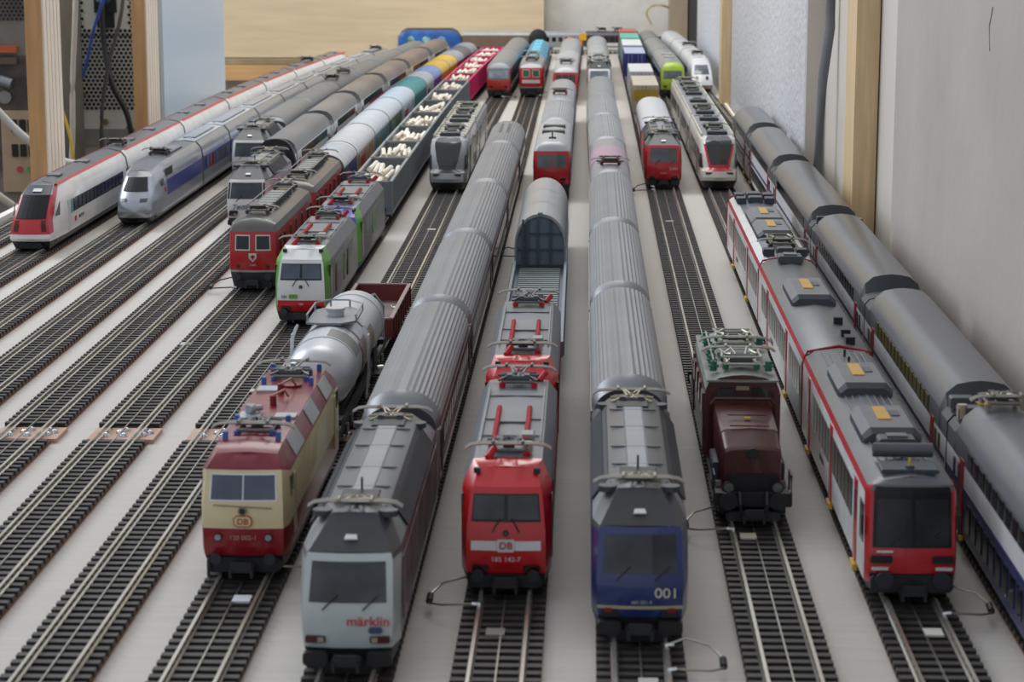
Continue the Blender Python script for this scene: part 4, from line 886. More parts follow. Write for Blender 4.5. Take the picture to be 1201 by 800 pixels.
# ---------------------------------------------------------------- low-floor railcars (rounded V nose)
def flirt(tr, y0, y1, label, c1, v, glass, roofc, cars, side2, yellow=False, stripe=None):
    L = (y1-y0)*1000; W_ = M(c1, .33, .15, coat=.3); V_ = M(v, .3, coat=.3); G_ = M(glass, .1, spec=.7); K_ = M('18191b', .5); R_ = M(roofc, .4, .2)
    front = [(11.4, 5, 5.5), (12.8, 1.5, 12.5), (13.4, 0, 15.5), (13.0, 1.5, 20.5), (6.6, 4, 23), (8.6, 8, 30), (10.8, 17, 41.5), (10.8, 22, 44.8), (8.8, 34, 47.2), (0, 36, 48.0)]
    mid = [(13.6, 7), (15, 11), (15.2, 15), (15.2, 20.5), (15.2, 23), (15.2, 30), (14.9, 41.5), (14.4, 44.6), (12.2, 46.8), (0, 47.2)]
    mid[7] = (14.2, 45.5); mid[8] = (11.8, 47.4)
    def sd(i, k):
        if k == 0: return ('skirt', K_)
        if k <= 7: return ('body', W_)
        return ('roof', R_)
    def fc(k): return ('skirt', K_) if k < 1 else ('body', W_) if k < 3 else ('front_shield', V_) if k < 5 else ('front_shield', G_) if k < 7 else ('roof_cowl', M('3a3e42', .25))
    joints = [y0+(y1-y0)*i/cars for i in range(cars+1)]
    # nose car
    t, L, R = car('railcar', 'railcar', tr, joints[0], joints[1]-.0012, label, front, mid, sd, fc, d=14, steps=4, bulge=lambda q: 3 if q < 4 else 1.5, rear='flat', sm=42)
    fpatch(t, 'windscreen', front, 4.4, 6.0, -.9, .9, G_, 1.5, off=.3)
    if v != glass:
        for s in (-1, 1): 
            mb = MB(); mb.slab([(s*6.4, 2.6, 23), (s*8.4, 3.0, 23), (s*12.4, 17, 42), (s*10.8, 16.2, 42)][::(1 if s > 0 else -1)], V_, .5); mb.build('red_pillar', t)
    for s in (-1, 1):
        mb = MB(); q = [(s*13.9, 9.5, 22.5), (s*15.35, 19, 22.5), (s*15.2, 30, 34), (s*14.1, 18, 34)]; mb.slab(q if s > 0 else q[::-1], BLACK, .3); mb.build('cab_side_window', t)
        MB().box((s*8.5, -.6, 18.8), (5.5, 1.5, 1.6), M('3a3c3e', .2), ch=.3).build('headlight', t)
    MB().box((0, 5, 8.5), (20, 6, 5), K_, ch=1.5).build('coupler_cover', t)
    MB().box((0, 20.5, 44.2), (4.5, 1.4, 1.2), M('b9bcb9', .3)).build('roof_headlight', t)
    ts = [(t, L, 38)]
    for i in range(1, cars):
        t2 = thing('railcar_trailer', (label.split(' with')[0]+(', rear car' if i == cars-1 else ', middle car')), 'railcar', tr, joints[i]+.0012, joints[i+1]-.0012); L2 = (joints[i+1]-joints[i]-.0024)*1000
        hm = at_y([(m[0], m[1]) for m in mid], 0)
        body(t2, [hm, at_y(mid, L2)], sd, lambda k: ('body', K_), sm=42); ts.append((t2, L2, 8))
    EQ = M('3a3d41', .5, .2); FM = M('a8a598', .35, .5)
    for j, (t, L, s0) in enumerate(ts):
        ys = [s0+8+i*12.5 for i in range(int((L-s0-12)/12.5))]
        drs = [s0+22+(L-s0)*.1, L-30]
        sidewin(t, [y for y in ys if all(abs(y-d) > 9 for d in drs)], 15.25, 23, 36, 9, M('2a2d2f', .12, spec=.7)); sidewin(t, drs, 15.3, 10, 37, 9, M(side2, .3), 'door')
        for s in (-1, 1):
            mb = MB(); mb.box((s*12.9, (L+s0)/2, 47.6), (1.6, L-s0-4, 3.4), W_, ch=.5); mb.build('roof_fairing', t)
        y = s0+6; q = 0
        while y < L-22:
            if q % 3 == 0: MB().box((0, y+9, 48.8), (17, 17, 3), EQ, ch=1).build('roof_unit', t)
            elif q % 3 == 1: MB().box((0, y+9, 48.2), (13, 13, 2), M('82878b', .4), ch=.6).box((0, y+9, 49.6), (8, 9, 1), EQ).build('roof_hatch', t)
            elif (j == cars-1) or q == 2: panto(t, y+9, 47.4, kind='frame', w=11.5, L=18, fm=FM, im=M('3c4044', .5))
            if yellow: MB().box((-10.6, y, 47.6), (3, 5, .8), M('c8bc82', .5)).box((10.6, y, 47.6), (3, 5, .8), M('c8bc82', .5)).build('roof_marking', t)
            y += 24; q += 1
        MB().box((0, L+.6, 27), (26, 3, 36), RUBBER, ch=3).build('gangway', t) if j < len(ts)-1 else None
        underbox(t, 60, L-40) if L > 140 else None
        for y in ([28, L-20] if j == 0 else [L-26]): bogie(t, y)
    return ts
flirt('G', 2.022, 2.448, 'silver railcar with a V-shaped black windscreen, standing alone behind the tank wagon', 'a6aaac', '202224', '202224', 'b5b8ba', 2, '5c5f62', yellow=True)
flirt('L', 2.045, 2.79, 'white railcar with a red V around its dark windscreen', 'd3d0c6', 'b61e26', '191b1d', '8d9296', 3, 'a6a49e')
# ---------------------------------------------------------------- streamlined trains
def streamliner(tr, ys, labels, name, front, mid, sdf, fcf, d, bulge, screen, winf, colors, extra=None, rear_nose=True, pans=(), roofline=None, steps=5):
    n = len(ys)-1; out = []
    for i in range(n):
        y0, y1 = ys[i]+.001, ys[i+1]-.001; L = (y1-y0)*1000
        if i == 0 or (i == n-1 and rear_nose):
            a, b = (y0, y1)
            t = thing(name[0], labels[i], 'train car', tr, y0, y1)
            R = [front]
            for q in range(1, steps+1):
                s = q/steps; e = math.sin(s*math.pi/2); R.append([(f[0]+(m[0]-f[0])*e, f[1]+d*s, f[2]+(m[1]-f[2])*e) for f, m in zip(front, mid)])
            R.append(at_y(mid, L))
            if i: R = [[(x, L-y, z) for x, y, z in r] for r in R][::-1]
            fn = (lambda ii, k: sdf(ii, k)) if i == 0 else (lambda ii, k: sdf(len(R)-2-ii, k))
            K2 = lambda k: ('rear_wall', RUBBER)
            body(t, R, fn, fcf if i == 0 else K2, bulge=bulge if i == 0 else 0, rbulge=bulge if i else 0, rear=K2 if i == 0 else fcf, sm=45)
            fr = front if i == 0 else [(x, L-y, z) for x, y, z in front]
            screen(t, fr, -1 if i == 0 else 1)
        else:
            t = thing(name[1], labels[i], 'train car', tr, y0, y1)
            body(t, [at_y(mid, 0), at_y(mid, L)], lambda ii, k: sdf(99, k), lambda k: ('end_wall', RUBBER), sm=45)
        winf(t, L, i, n)
        if i < n-1:
            mb = MB(); P = [(m[0]+.25, m[1]+.3) for m in mid]
            mb.loft([[tuple(p) for p in full(at_y(P, L-.6))], [tuple(p) for p in full(at_y(P, L+2.6))]], BLACK, cap0=False, cap1=False); mb.build('gangway_bellows', t)
        for y in ((30, L-22) if L > 100 else (L/2,)): bogie(t, y, 22)
        MB().box((0, L/2, 10), (24, L-80, 5), UNDER).build('underframe', t)
        out.append((t, L))
    return out
# white tilting train with red nose (A)
W_ = M('f0f0ee', .28, coat=.3); RDN = M('c01f26', .3, coat=.3); GR = M('66696d', .35, .2); RL = M('b8252c', .4); K_ = M('141517', .5)
front = [(11.4, 6, 5), (13.0, 2, 11), (13.7, 0, 13), (13.3, 0, 16), (12.0, 2.5, 24), (11.4, 12, 31), (10.6, 26, 41), (8.6, 42, 46.4), (0, 48, 48)]
mid = [(13.2, 7), (15, 11), (15.2, 14), (15.3, 18), (15.3, 26), (15.1, 33), (13.6, 42), (9.8, 46.8), (0, 49)]
def sdA(i, k):
    if k == 0: return ('skirt', K_)
    if i == 0 and 3 <= k <= 6: return ('front_shield', RDN)
    if k <= 5: return ('body', W_)
    if k == 6: return ('body', W_)
    return ('roof', GR)
def fcA(k): return ('skirt', K_) if k == 0 else ('body', W_) if k < 3 else ('front_shield', RDN) if k < 6 else ('roof', GR)
def scA(t, fr, sg):
    fpatch(t, 'windscreen', fr, 4.3, 5.95, -.86, .86, M('101113', .5, spec=.15), lambda q: 3, off=.5, sgn=sg)
    fpatch(t, 'windscreen_cowl', fr, 5.95, 6.9, -.9, .9, M('34373a', .4, spec=.3), lambda q: 3, off=.4, sgn=sg)
    if sg < 0:
        fpatch(t, 'roof_headlight', fr, 6.2, 6.5, -.3, .3, M('c8ccce', .3), lambda q: 3, off=.9, sgn=sg)
        for s in (-1, 1): fpatch(t, 'headlight', fr, 3.25, 4.15, s*.62, s*.86, M('4a1014', .2), lambda q: 3, off=.5, sgn=sg)
        MB().box((0, 2, 8), (16, 5, 4), K_, ch=1.5).build('coupler_cover', t)
        for s in (-1, 1): 
            q = [(s*14.1, 16, 27), (s*15.3, 24, 27), (s*14.9, 27, 36)]; MB().slab(q if s > 0 else q[::-1], GLASS, .5).build('cab_side_window', t)
def winA(t, L, i, n):
    s0 = 55 if i == 0 else 12; s1 = L-12 if i < n-1 else L-55
    mb = MB()
    for s in (-1, 1): mb.box((s*15.3, (s0+s1)/2, 28.5), (.4, s1-s0-18, 9.5), M('1c2024', .12, spec=.7), ch=0)
    mb.build('window_band', t)
    k = int((s1-s0-24)/14); sidewin(t, [s0+16+14*(j+.5) for j in range(k)], 15.55, 25, 32.5, 10, M('2c3238', .1, spec=.7))
    sidewin(t, [s0+2], 15.4, 12, 34, 8, M('d4d6d6', .3), 'door')
    if i == 0: sidewin(t, [s0+9], 15.7, 24, 33, 7, M('4f9aa0', .3), 'teal_panel'); text('SBB CFF FFS', 3.4, M('4a4c50'), t, (15.6, 96, 18), 'r'); sidewin(t, [76], 15.6, 16.4, 20, 4, M('c5202a'), 'company_emblem')
    mb = MB(); e0 = 30 if i == 0 else 2; e1 = L-30 if i == n-1 else L-2
    for s in (-1, 1):
        q = [(s*10.6, e0+12, 46.0), (s*10.6, e1, 46.0), (s*8.9, e1, 47.2), (s*8.9, e0+12, 47.2)]; mb.slab(q if s > 0 else q[::-1], RL, .3)
    mb.build('roof_stripe', t)
    for y in (L*.3, L*.65): MB().box((0, y, 49), (9, 16, 1.2), M('74777b', .4), ch=.4).build('roof_unit', t)
    if i in (1, 5): panto(t, 36 if i == 1 else L-50, 48.5, w=12, L=20, im=M('50403a', .5), fm=M('55504c', .4, .4))
lab = ['white tilting train head car with a red and black nose at the far left'] + ['white tilting train car, %s behind the red-nosed head car' % s for s in ('first', 'second', 'third', 'fourth', 'fifth')] + ['last white tilting train car, ending beside the plywood panel']
streamliner('A', [1.648, 1.93, 2.214, 2.49, 2.745, 2.965, 3.18, 3.40], lab, ('train_head_car', 'train_middle_car'), front, mid, sdA, fcA, 50, lambda q: 3, scA, winA, None)
# silver and blue high-speed train (B)
SV = M('a7adb4', .25, .5, coat=.3); GRB = M('6b6f74', .35, .3); BL = M('27357f', .3)
frontB = [(9.8, 8, 5), (11.6, 2, 10), (11.4, 0, 14), (11.2, 1.5, 19), (12.4, 9, 24.5), (11.2, 15, 29), (9.8, 27, 38.5), (8.0, 34, 41.5), (0, 36, 42.4)]
midB = [(13.2, 7), (15, 10), (15.2, 14), (15.3, 20), (15.3, 26), (15.2, 32), (13.8, 40.5), (9.8, 45.4), (0, 46.6)]
def sdB(i, k):
    if k == 0: return ('skirt', M('3a3d41', .45))
    if k <= 6: return ('body', SV)
    return ('roof', GRB if i != 99 else M('b9bec4', .33, .3))
def fcB(k): return ('skirt', M('2d3034', .45)) if k == 0 else ('body', SV) if k < 6 else ('roof', GRB)
def scB(t, fr, sg):
    fpatch(t, 'windscreen', fr, 4.9, 5.95, -.8, .8, M('1e2124', .5, spec=.2), lambda q: 5, off=.5, sgn=sg, taper=.1)
    if sg < 0:
        for s in (-1, 1): fpatch(t, 'headlight', fr, 3.45, 3.85, s*.4, s*.82, M('4c5258', .2), lambda q: 5, off=.5, sgn=sg)
        MB().box((0, 4, 8), (14, 6, 3), K_, ch=1).build('coupler_cover', t)
        for s in (-1, 1):
            MB().tube([(s*15.2, 52, 26), (s*15.6, 52, 26)], 2.4, M('b0283a', .4), 14).build('round_emblem', t); q = [(s*14.6, 38, 30), (s*15.3, 44, 30), (s*15.0, 44, 35), (s*14.6, 40, 35)]; MB().slab(q if s > 0 else q[::-1], GLASS, .4).build('cab_side_window', t)
def winB(t, L, i, n):
    pw = i in (0, n-1)
    s0 = 62 if i == 0 else 4; s1 = L-4 if i < n-1 else L-62
    mb = MB()
    for s in (-1, 1): mb.box((s*15.35, (s0+s1)/2, 26.5), (.4, s1-s0, 12), BL)
    mb.build('blue_band', t)
    if not pw: sidewin(t, [14+13*j for j in range(int((L-16)/13))], 15.65, 23, 30.5, 9.5, M('1e2430', .12, spec=.7))
    if i == 1: 
        for y, c in ((20, '3a4f9a'), (38, '9a2a30'), (55, '6b3040'), (68, '33458a')): sidewin(t, [y], 15.9, 21, 32, 11, M(c, .3, var=.5, scale=200), 'side_artwork')
    if pw:
        yy = (60, 90) if i == 0 else (L-90, L-60)
        for s in (-1, 1):
            mb = MB(); y = yy[0]
            while y < yy[1]: mb.box((s*14.6, y, 38), (.8, 1.4, 6), M('43474c')); y += 3
            mb.build('side_grille', t)
        panto(t, 120 if i == 0 else L-110, 46, w=12, L=22, im=M('50403a', .5), fm=M('4b4744', .4, .4)); MB().box((0, 155 if i == 0 else 50, 46.8), (14, 60, 1.6), M('7d8186', .4), ch=.5).build('roof_unit', t)
    else:
        mb = MB()
        for s in (-1, 1): mb.box((s*9.2, L/2, 45.7), (1.2, L-8, 1.0), SV)
        mb.build('roof_edge', t); MB().box((0, L/2, 46.9), (10, L-50, .8), M('9aa0a6', .35, .3), ch=.3).build('roof_panel', t)
lab = ['silver high-speed power car with a pointed nose and a blue side band'] + ['blue-banded silver high-speed coach, %s behind the pointed-nose power car' % s for s in ('first', 'second', 'third', 'fourth', 'fifth', 'sixth', 'seventh', 'eighth')] + ['rear silver high-speed power car at the far end, beside the plywood panel']
streamliner('B', [1.792, 2.03, 2.19, 2.39, 2.58, 2.76, 2.91, 3.06, 3.21, 3.36, 3.56], lab, ('power_car', 'train_middle_car'), frontB, midB, sdB, fcB, 42, lambda q: 5, scB, winB, None)
# white long-nosed train (M)
WC = M('d6d8d8', .28, coat=.3); WR = M('bfc1c2', .35)
frontC = [(11, 10, 5), (13.2, 4, 9), (13.6, 0, 14), (13.4, 3, 20), (13, 11, 26), (12.4, 20, 32), (11.0, 34, 40), (8, 50, 45.5), (0, 56, 47.5)]
midC = [(13.6, 7), (15, 10), (15.2, 14), (15.3, 20), (15.3, 26), (15.0, 34), (13.2, 42.5), (8.8, 47.4), (0, 49)]
def sdC(i, k): return ('skirt', M('9c8f88', .45)) if k == 0 else ('body', WC) if k < 7 else ('roof', WR)
def fcC(k): return ('skirt', M('4a4644', .45)) if k == 0 else ('body', M('b09a94', .35)) if k == 1 else ('body', WC)
def scC(t, fr, sg):
    fpatch(t, 'windscreen', fr, 4.25, 5.8, -.74, .74, M('6b7078', .1, spec=.8, var=.5, scale=50), lambda q: 5, off=.6, sgn=sg, nu=8, nv=5, taper=.05)
    if sg < 0:
        for s in (-1, 1): fpatch(t, 'headlight', fr, 3.1, 3.8, s*.35, s*.62, M('2f3338', .15), lambda q: 5, off=.5, sgn=sg)
def winC(t, L, i, n):
    s0 = 75 if i == 0 else 6; s1 = L-6
    mb = MB()
    for s in (-1, 1): mb.box((s*15.2, (s0+s1)/2, 29), (.5, s1-s0, 9), M('22262a', .12, spec=.7))
    mb.build('window_band', t); mb = MB(); band(mb, s0-20, s1, 15.35, 20, 21.6, M('b02a30')); mb.build('side_stripe', t)
    if i == 0: panto(t, 110, 48, w=12, L=20, fm=M('55504c', .4, .4)); 
    if i == 1: panto(t, 60, 48, w=12, L=20, fm=M('55504c', .4, .4))
streamliner('M', [3.195, 3.47, 3.72, 3.97], ['white streamlined train head car with an oval windscreen, beside the far right wall', 'white streamlined train car right behind the head car with the oval windscreen', 'last white streamlined train car in the far right corner'], ('train_head_car', 'train_middle_car'), frontC, midC, sdC, fcC, 58, lambda q: 5, scC, winC, None, rear_nose=False)
# ================================================================== TRAINS OF COACHES AND WAGONS
ORD = ['first', 'second', 'third', 'fourth', 'fifth', 'sixth', 'seventh', 'eighth']
# silver ribbed coaches behind the silver-white loco
ys = [.905, 1.161, 1.421, 1.699, 1.995, 2.207]
for i in range(5):
    t, L = coach('H', ys[i], ys[i+1], 'silver ribbed-roof coach, %s behind the silver-white locomotive' % ORD[i], side='a3a098', bands=((24.5, 33.5, '2a2523'), (34, 36, '6e4446'), (16, 18, 'c2c0b6')), wz=(25.5, 32.5), ww=8.5, doors='3a302e', roof=RIBROOF('7c7f82' if i < 4 else '787b7e'))  # topmost reddish band is a reflection painted along the coach side
    if i == 4:
        mb = MB()
        for k in range(5): 
            for x in (-3, 3): mb.box((x, 90+k*18, 49.5), (3, 4, 1.2), BLACK)
        mb.build('roof_vent', t)
# grey ribbed coaches behind the blue loco
ys = [.944, 1.211, 1.478, 1.767]
kw = dict(side='2b3158', bands=((33, 36, 'c9c8b4'), (14, 16, 'c9c8b4')), roof=RIBROOF('7f8286'))
for i in range(3): coach('J', ys[i], ys[i+1], 'grey ribbed-roof coach, %s behind the dark blue locomotive numbered 001' % ORD[i], **kw)
t, L = coach('J', 1.767, 2.037, 'grey coach with a pinkish roof section and a dark red pantograph frame', side='6a5a66', ribs=False, roof=M('8e8c90', .4, .2), bands=((33, 36, 'b9b8b4'),))
P = arc(15.2, 36.2, 50.3, 12, 2.3)
MB().loft([full(at_y(P, 95)), full(at_y(P, 190))], M('a58a9a', .42, .1, var=.04), cap0=False, cap1=False).build('pink_roof_panel', t, smooth=40)
panto(t, 40, 50, kind='frame', w=14, L=24, im=M('6a2028', .4), fm=M('5c2428', .4, .3))
MB().box((0, 70, 50), (20, 10, 1.4), M('6e7276', .4), ch=.4).build('roof_unit', t)
ys = [2.037, 2.288, 2.556, 2.832]
for i in range(3): coach('J', ys[i], ys[i+1], 'grey coach, %s beyond the pink-roofed pantograph coach' % ORD[i], ribs=(i < 2), side='5a5e6a', roof=RIBROOF('8b8e92'), bands=((33, 36, 'b9b8a8'),))
coach('J', 3.292, 3.53, 'pale grey coach right behind the white-fronted locomotive with red cheeks', ribs=False, side='a8a9ac', roof=M('a9acb0', .35, .3), bands=((18, 24, 'a03040'),)); coach('J', 3.53, 3.78, 'farthest pale grey coach on the track of the blue locomotive', ribs=False, side='a8a9ac', roof=M('a3a6aa', .35, .3))
# double-deck coaches along the right wall
ys = [.622, .8985, 1.196, 1.4974, 1.827, 2.1155, 2.34]
lb = ['nearest double-deck car with a dark blue lower side, cut by the right picture edge', 'double-deck coach with yellow seats behind its windows, next behind the blue-sided one', 'double-deck coach beside the wall, level with the middle of the red and white railcar set', 'double-deck coach beside the wall, fourth from the right picture edge', 'double-deck coach beside the wall, second from the far end of its train', 'farthest double-deck coach with a dark grille on its roof end']
for i in range(6):
    t, L = dd_coach('M', ys[i], ys[i+1], lb[i], lownavy=(i == 0), winc='4a431f' if i == 1 else None)
    if i in (1, 0):
        MB().box((-9, L-9 if i == 0 else 8, 48.5), (9, 7, 4.6), M('565c61', .4), ch=.6).build('roof_unit', t); MB().box((9, L-9 if i == 0 else 9, 48.3), (10, 9, 3.6), M('6d7378', .4), ch=.6).build('roof_unit', t)
        MB().box((0, L-9 if i == 0 else 8, 47.6), (7, 6, 1.4), M('b59a2e', .5)).build('yellow_roof_plate', t)
    if i == 0:
        panto(t, L-26, 54.2, kind='arm', w=13, L=22, fm=M('8f8a7c', .35, .5), im=M('9b8f82', .5)); MB().tube([(-12, L-11, 46.6), (-12, L-11, 52)], 1.9, M('b3a493', .5), 10).build('insulator', t)
    if i == 2: MB().box((-9, L-8, 48.5), (8, 6, 5), M('3f4549', .4), ch=.6).box((9, L-9, 48.3), (10, 9, 3.6), M('6d7378', .4), ch=.6).build('roof_unit', t); MB().box((0, L-9, 47.6), (6, 6, 1.4), M('b59a2e', .5)).build('yellow_roof_plate', t)
    if i == 4:
        mb = MB()
        for k in range(4): mb.box((0, L-3-4*k, 47.6), (20, 1.4, 1.8), BLACK)
        mb.build('roof_grille', t)
# grey-roofed double-deck coaches behind the Teddy loco
ys = [1.950, 2.24, 2.50, 2.79, 3.07, 3.35, 3.60]
rc = ['6a6e72', '72706f', '746e6a', '7a6f68', '776a62', '70665f']
lb = ['grey-roofed double-deck coach right behind the white locomotive lettered Teddy', 'grey-roofed double-deck coach, second behind the Teddy locomotive, with a reddish roof haze', 'double-deck coach with a bright red side section, third behind the Teddy locomotive', 'brown-roofed double-deck coach, fourth behind the Teddy locomotive', 'brown-roofed double-deck coach, fifth behind the Teddy locomotive', 'farthest brown-roofed double-deck coach, ending in front of the blue crossing locomotive']
for i in range(6):
    t, L = dd_coach('D', ys[i], ys[i+1], lb[i], roof=M(rc[i], .38, .2, var=.12, scale=14), stripe=(i != 2), doors='8c2a2c', endw=10, upper='e0e0de')
    mb = MB(); P = [(15.4, 8)]
    if i == 0:
        mb = MB(); a = arc(15.9, 30, 55.4, 12, 2.6); mb.loft([full([(15.9, 0, 10)]+at_y(a, -2.5)[0:]), full([(15.9, 0, 10)]+at_y(a, 4))], BLACK, cap0=False, cap1=False); 
        fr = full([(15.9, -2.5, 10)]+at_y(a, -2.5)); fi = [(x*.84, y, 10+(z-10)*.88) for x, y, z in fr]; mb.loft([fr, fi], BLACK, cap0=False, cap1=False); mb.build('end_bellows', t)
    if i == 2: sidewin(t, [L*.62], 15.5, 24.5, 37, L*.5, M('b5222a', .35), 'red_side_panel')
# coaches behind the other white loco
ys = [2.153, 2.472, 2.717]
kc = dict(ribs=False, side='eeefef', roof=M('6c7073', .38, .2), bands=((22, 24, '3b4a78'),), zs=40)
coach('C', 2.248, 2.472, 'grey-roofed white coach right behind the half-hidden white locomotive', **kc); coach('C', 2.472, 2.717, 'grey-roofed white coach, second behind the half-hidden white locomotive', **kc)
t, L = coach('C', 2.717, 2.90, 'grey-roofed power car with pantographs in the middle of the white coaches', ribs=False, side='c9cacb', roof=M('5f6366', .38, .2)); panto(t, 36, 49.8, w=13, L=20, fm=M('4a4744', .4, .4)); panto(t, L-36, 49.8, w=13, L=20, fm=M('4a4744', .4, .4), flip=True)
coach('C', 2.90, 3.12, 'grey-roofed white coach right beyond the power car with pantographs', **kc); coach('C', 3.12, 3.37, 'grey-roofed white coach, second beyond the power car with pantographs', **kc); coach('C', 3.37, 3.62, 'farthest grey-roofed white coach on its track, ending near the blue crossing locomotive', **kc)
# painted vans
def van(tr, y0, y1, label, roof, side, art=None, art2=None):
    t = thing('covered_van', label, 'wagon', tr, y0+.002, y1-.002); L = (y1-y0)*1000-4
    sm_ = M(side, .4); R_ = M(roof, .45, var=.04); h = [(14.2, 12), (15, 14), (15, 37), (15, 37.6)]
    body(t, [at_y(h+[(0, 37.6)], 0), at_y(h+[(0, 37.6)], L)], lambda i, k: ('body', sm_), lambda k: ('body', M('5a5c5e', .5)), sm=30)
    a = arc(15.3, 37.4, 48.5, 12, 2.1)
    body(t, [at_y(a, -.8), at_y(a, L+.8)], lambda i, k: ('roof', R_), lambda k: ('roof_end', M('7c7e80', .5)), sm=40, nu=4)
    mb = MB(); a2 = arc(15.5, 37.6, 48.9, 10, 2.1); y = 8
    while y < L-4: mb.loft([full(at_y(a2, y)), full(at_y(a2, y+1.2))], R_); y += 10
    mb.loft([full(at_y(arc(15.5, 37.4, 48.8, 10, 2.1), -.9)), full(at_y(arc(15.5, 37.4, 48.8, 10, 2.1), .6))], M('6f7274', .5)); mb.build('roof_ribs', t)
    if art:
        for s in (-1, 1): MB().box((s*15.15, L*.5, 25.5), (.3, L*.9, 20), M(art, .4, var=.75, scale=38)).build('side_artwork', t)
    if art2:
        for s in (-1, 1): MB().box((s*15.4, L*.3, 25), (.3, L*.25, 15), M(art2, .4, var=.4, scale=60)).build('artwork_figure', t)
    buffers(t, 0); wheels(t, (L*.2, L*.8)); MB().box((0, L/2, 11), (22, L-6, 3), UNDER).build('underframe', t)
    return t
ys = [1.89, 2.005, 2.183, 2.341, 2.499, 2.665, 2.824, 2.935, 3.04, 3.166, 3.285, 3.39, 3.50, 3.60]
vs = [('d2d6da', '343e66', '2b3a6c', 'b52a2a', 'white-roofed van with a navy and red side, right behind the second red locomotive'), ('dcdedf', 'b9b2a8', 'b08a6a', 'a83028', 'white-roofed van with an orange and brown painted side, second van of its train'),
 ('d6dcdf', '8f9a9c', '5f7f8c', '77905a', 'white-roofed van with a blue and green painted side, third van of its train'), ('d3dadf', '7c8478', '4f6a4a', '8a8f88', 'white-roofed van with a dark green painted side, fourth van of its train'),
 ('ccd8e2', 'c8ccd2', 'bcc4cc', 'b04248', 'white-roofed van with a white side and a red figure, just ahead of the teal van'), ('5f9fa1', '3f8084', None, None, 'teal van in the middle of the painted vans'),
 ('b9bfc6', 'bdbfc4', None, '6b2448', 'white van with a dark magenta side panel, right beyond the teal van'), ('8fa6d2', '5f4f92', None, None, 'van with a pale blue roof and violet side, before the yellow vans'),
 ('dbbd62', 'c98a22', None, None, 'yellow-roofed van with an orange side, nearer of the two yellow vans'), ('dcbf6a', 'c88a2a', None, None, 'yellow-roofed van with an orange side, farther of the two yellow vans'),
 ('a9acb0', '6e2c30', None, None, 'grey-roofed van with a dark red side, just beyond the yellow vans'), ('7c7678', '54484a', None, None, 'dark brown-grey van, second beyond the yellow vans'), ('9fa2a6', '8a8d92', None, None, 'pale grey van at the far end of the painted vans')]
for i, (r, s_, a, a2, lb) in enumerate(vs): van('E', ys[i], ys[i+1], lb, r, s_, a, a2)
# open wagons with logs
LOGM = M('e8e0cf', .6, var=.1, scale=80)
def log_mesh(k):
    def mk():
        mb = MB(); L = (50, 58, 66)[k % 3]; r = (2.1, 1.9, 2.3)[k % 3]; rings = []
        for i in range(5):
            y = -L/2+L*i/4; rings.append([((r*(1+.06*math.sin(3*a+i+k)))*math.cos(a)+.3*math.sin(i*1.3+k), y, r*(1+.05*math.sin(2*a+i))*math.sin(a)) for a in [q*math.pi/5 for q in range(10)]])
        mb.loft(rings, LOGM, closed=True); return mb.mesh('log', 50)
    return cached(('log', k), mk)
def gondola(tr, y0, y1, label, col, zt=37, logs=17, which='', inner=None, lz=28):
    t = thing('open_wagon', label, 'wagon', tr, y0+.002, y1-.002); L = (y1-y0)*1000-4
    C_ = M(col, .42, .1); I_ = M(inner or col, .5)
    MB().box((0, L/2, 13), (29, L, 2), C_).build('floor', t)
    for s in (-1, 1): MB().box((s*14.4, L/2, (14+zt)/2), (1.2, L, zt-14), I_).box((s*14.6, L/2, zt-.4), (2, L+.6, 1.6), C_).build('side_wall', t)
    for y in (.6, L-.6): MB().box((0, y, (14+zt)/2), (28, 1.2, zt-14), I_).box((0, y, zt-.4), (29.6, 1.8, 1.6), C_).build('end_wall', t)
    mb = MB(); n = max(5, int(L/15))
    for i in range(n+1):
        for s in (-1, 1): mb.box((s*15.4, 1+(L-2)*i/n, (13+zt)/2), (1.3, 1.6, zt-13), C_)
    for s in (-1, 1): mb.box((s*15.3, L/2, 13.6), (1.2, L, 2), C_)
    mb.build('wall_posts', t); MB().box((0, L/2, (14+lz-2.2)/2), (26, L-8, lz-16.2), M('6f6a62', .7)).build('load_bed', t)
    buffers(t, 0); MB().box((0, L/2, 11), (20, L-30, 3), UNDER).build('underframe', t)
    for y in (24, L-24): bogie(t, y, 18)
    rnd = random.Random(int(y0*1000)); k = 0; lay = [5, 4, 3, 2][:4]
    rows = []
    for li, nl in enumerate((6, 6, 5)):
        for j in range(nl): rows.append((li, (j-(nl-1)/2)*4.4))
    rows = rows[:logs]
    for li, x in rows:
        yy = L*.5+rnd.uniform(-.22, .22)*L; a = rnd.uniform(-.10, .10); mt = t.matrix_basis
        o = bpy.data.objects.new('log', log_mesh(k)); COL.objects.link(o)
        loc = Vector((x*.001*SX, yy*.001*t.scale.y, (lz+li*3.6)*.001*SZ)); c, s = math.cos(t.rotation_euler.z), math.sin(t.rotation_euler.z)
        o.location = (t.location.x+loc.x*c-loc.y*s, t.location.y+loc.x*s+loc.y*c, loc.z); o.rotation_euler = (rnd.uniform(-.02, .02), rnd.uniform(0, 3), t.rotation_euler.z+a)
        tag(o, 'peeled pale log lying in the '+which, 'log', 'logs in the '+which[:60]); k += 1
    return t
ys = [1.80, 1.985, 2.13, 2.289, 2.451, 2.613, 2.77, 2.93]
for i in range(7):
    nm = 'grey open wagon, %s behind the violet-fronted locomotive' % ORD[i]
    gondola('F', ys[i], ys[i+1], nm+', filled with logs', '878d91', which=nm, inner='757d82')
ys = [2.93, 3.06, 3.18, 3.31, 3.44, 3.57, 3.69]
for i in range(6):
    nm = '%s bright pink open wagon counted from the camera' % ORD[i]
    gondola('F', ys[i], ys[i+1], nm+', filled with logs', 'd0306f', which=nm, inner='bb2a66')
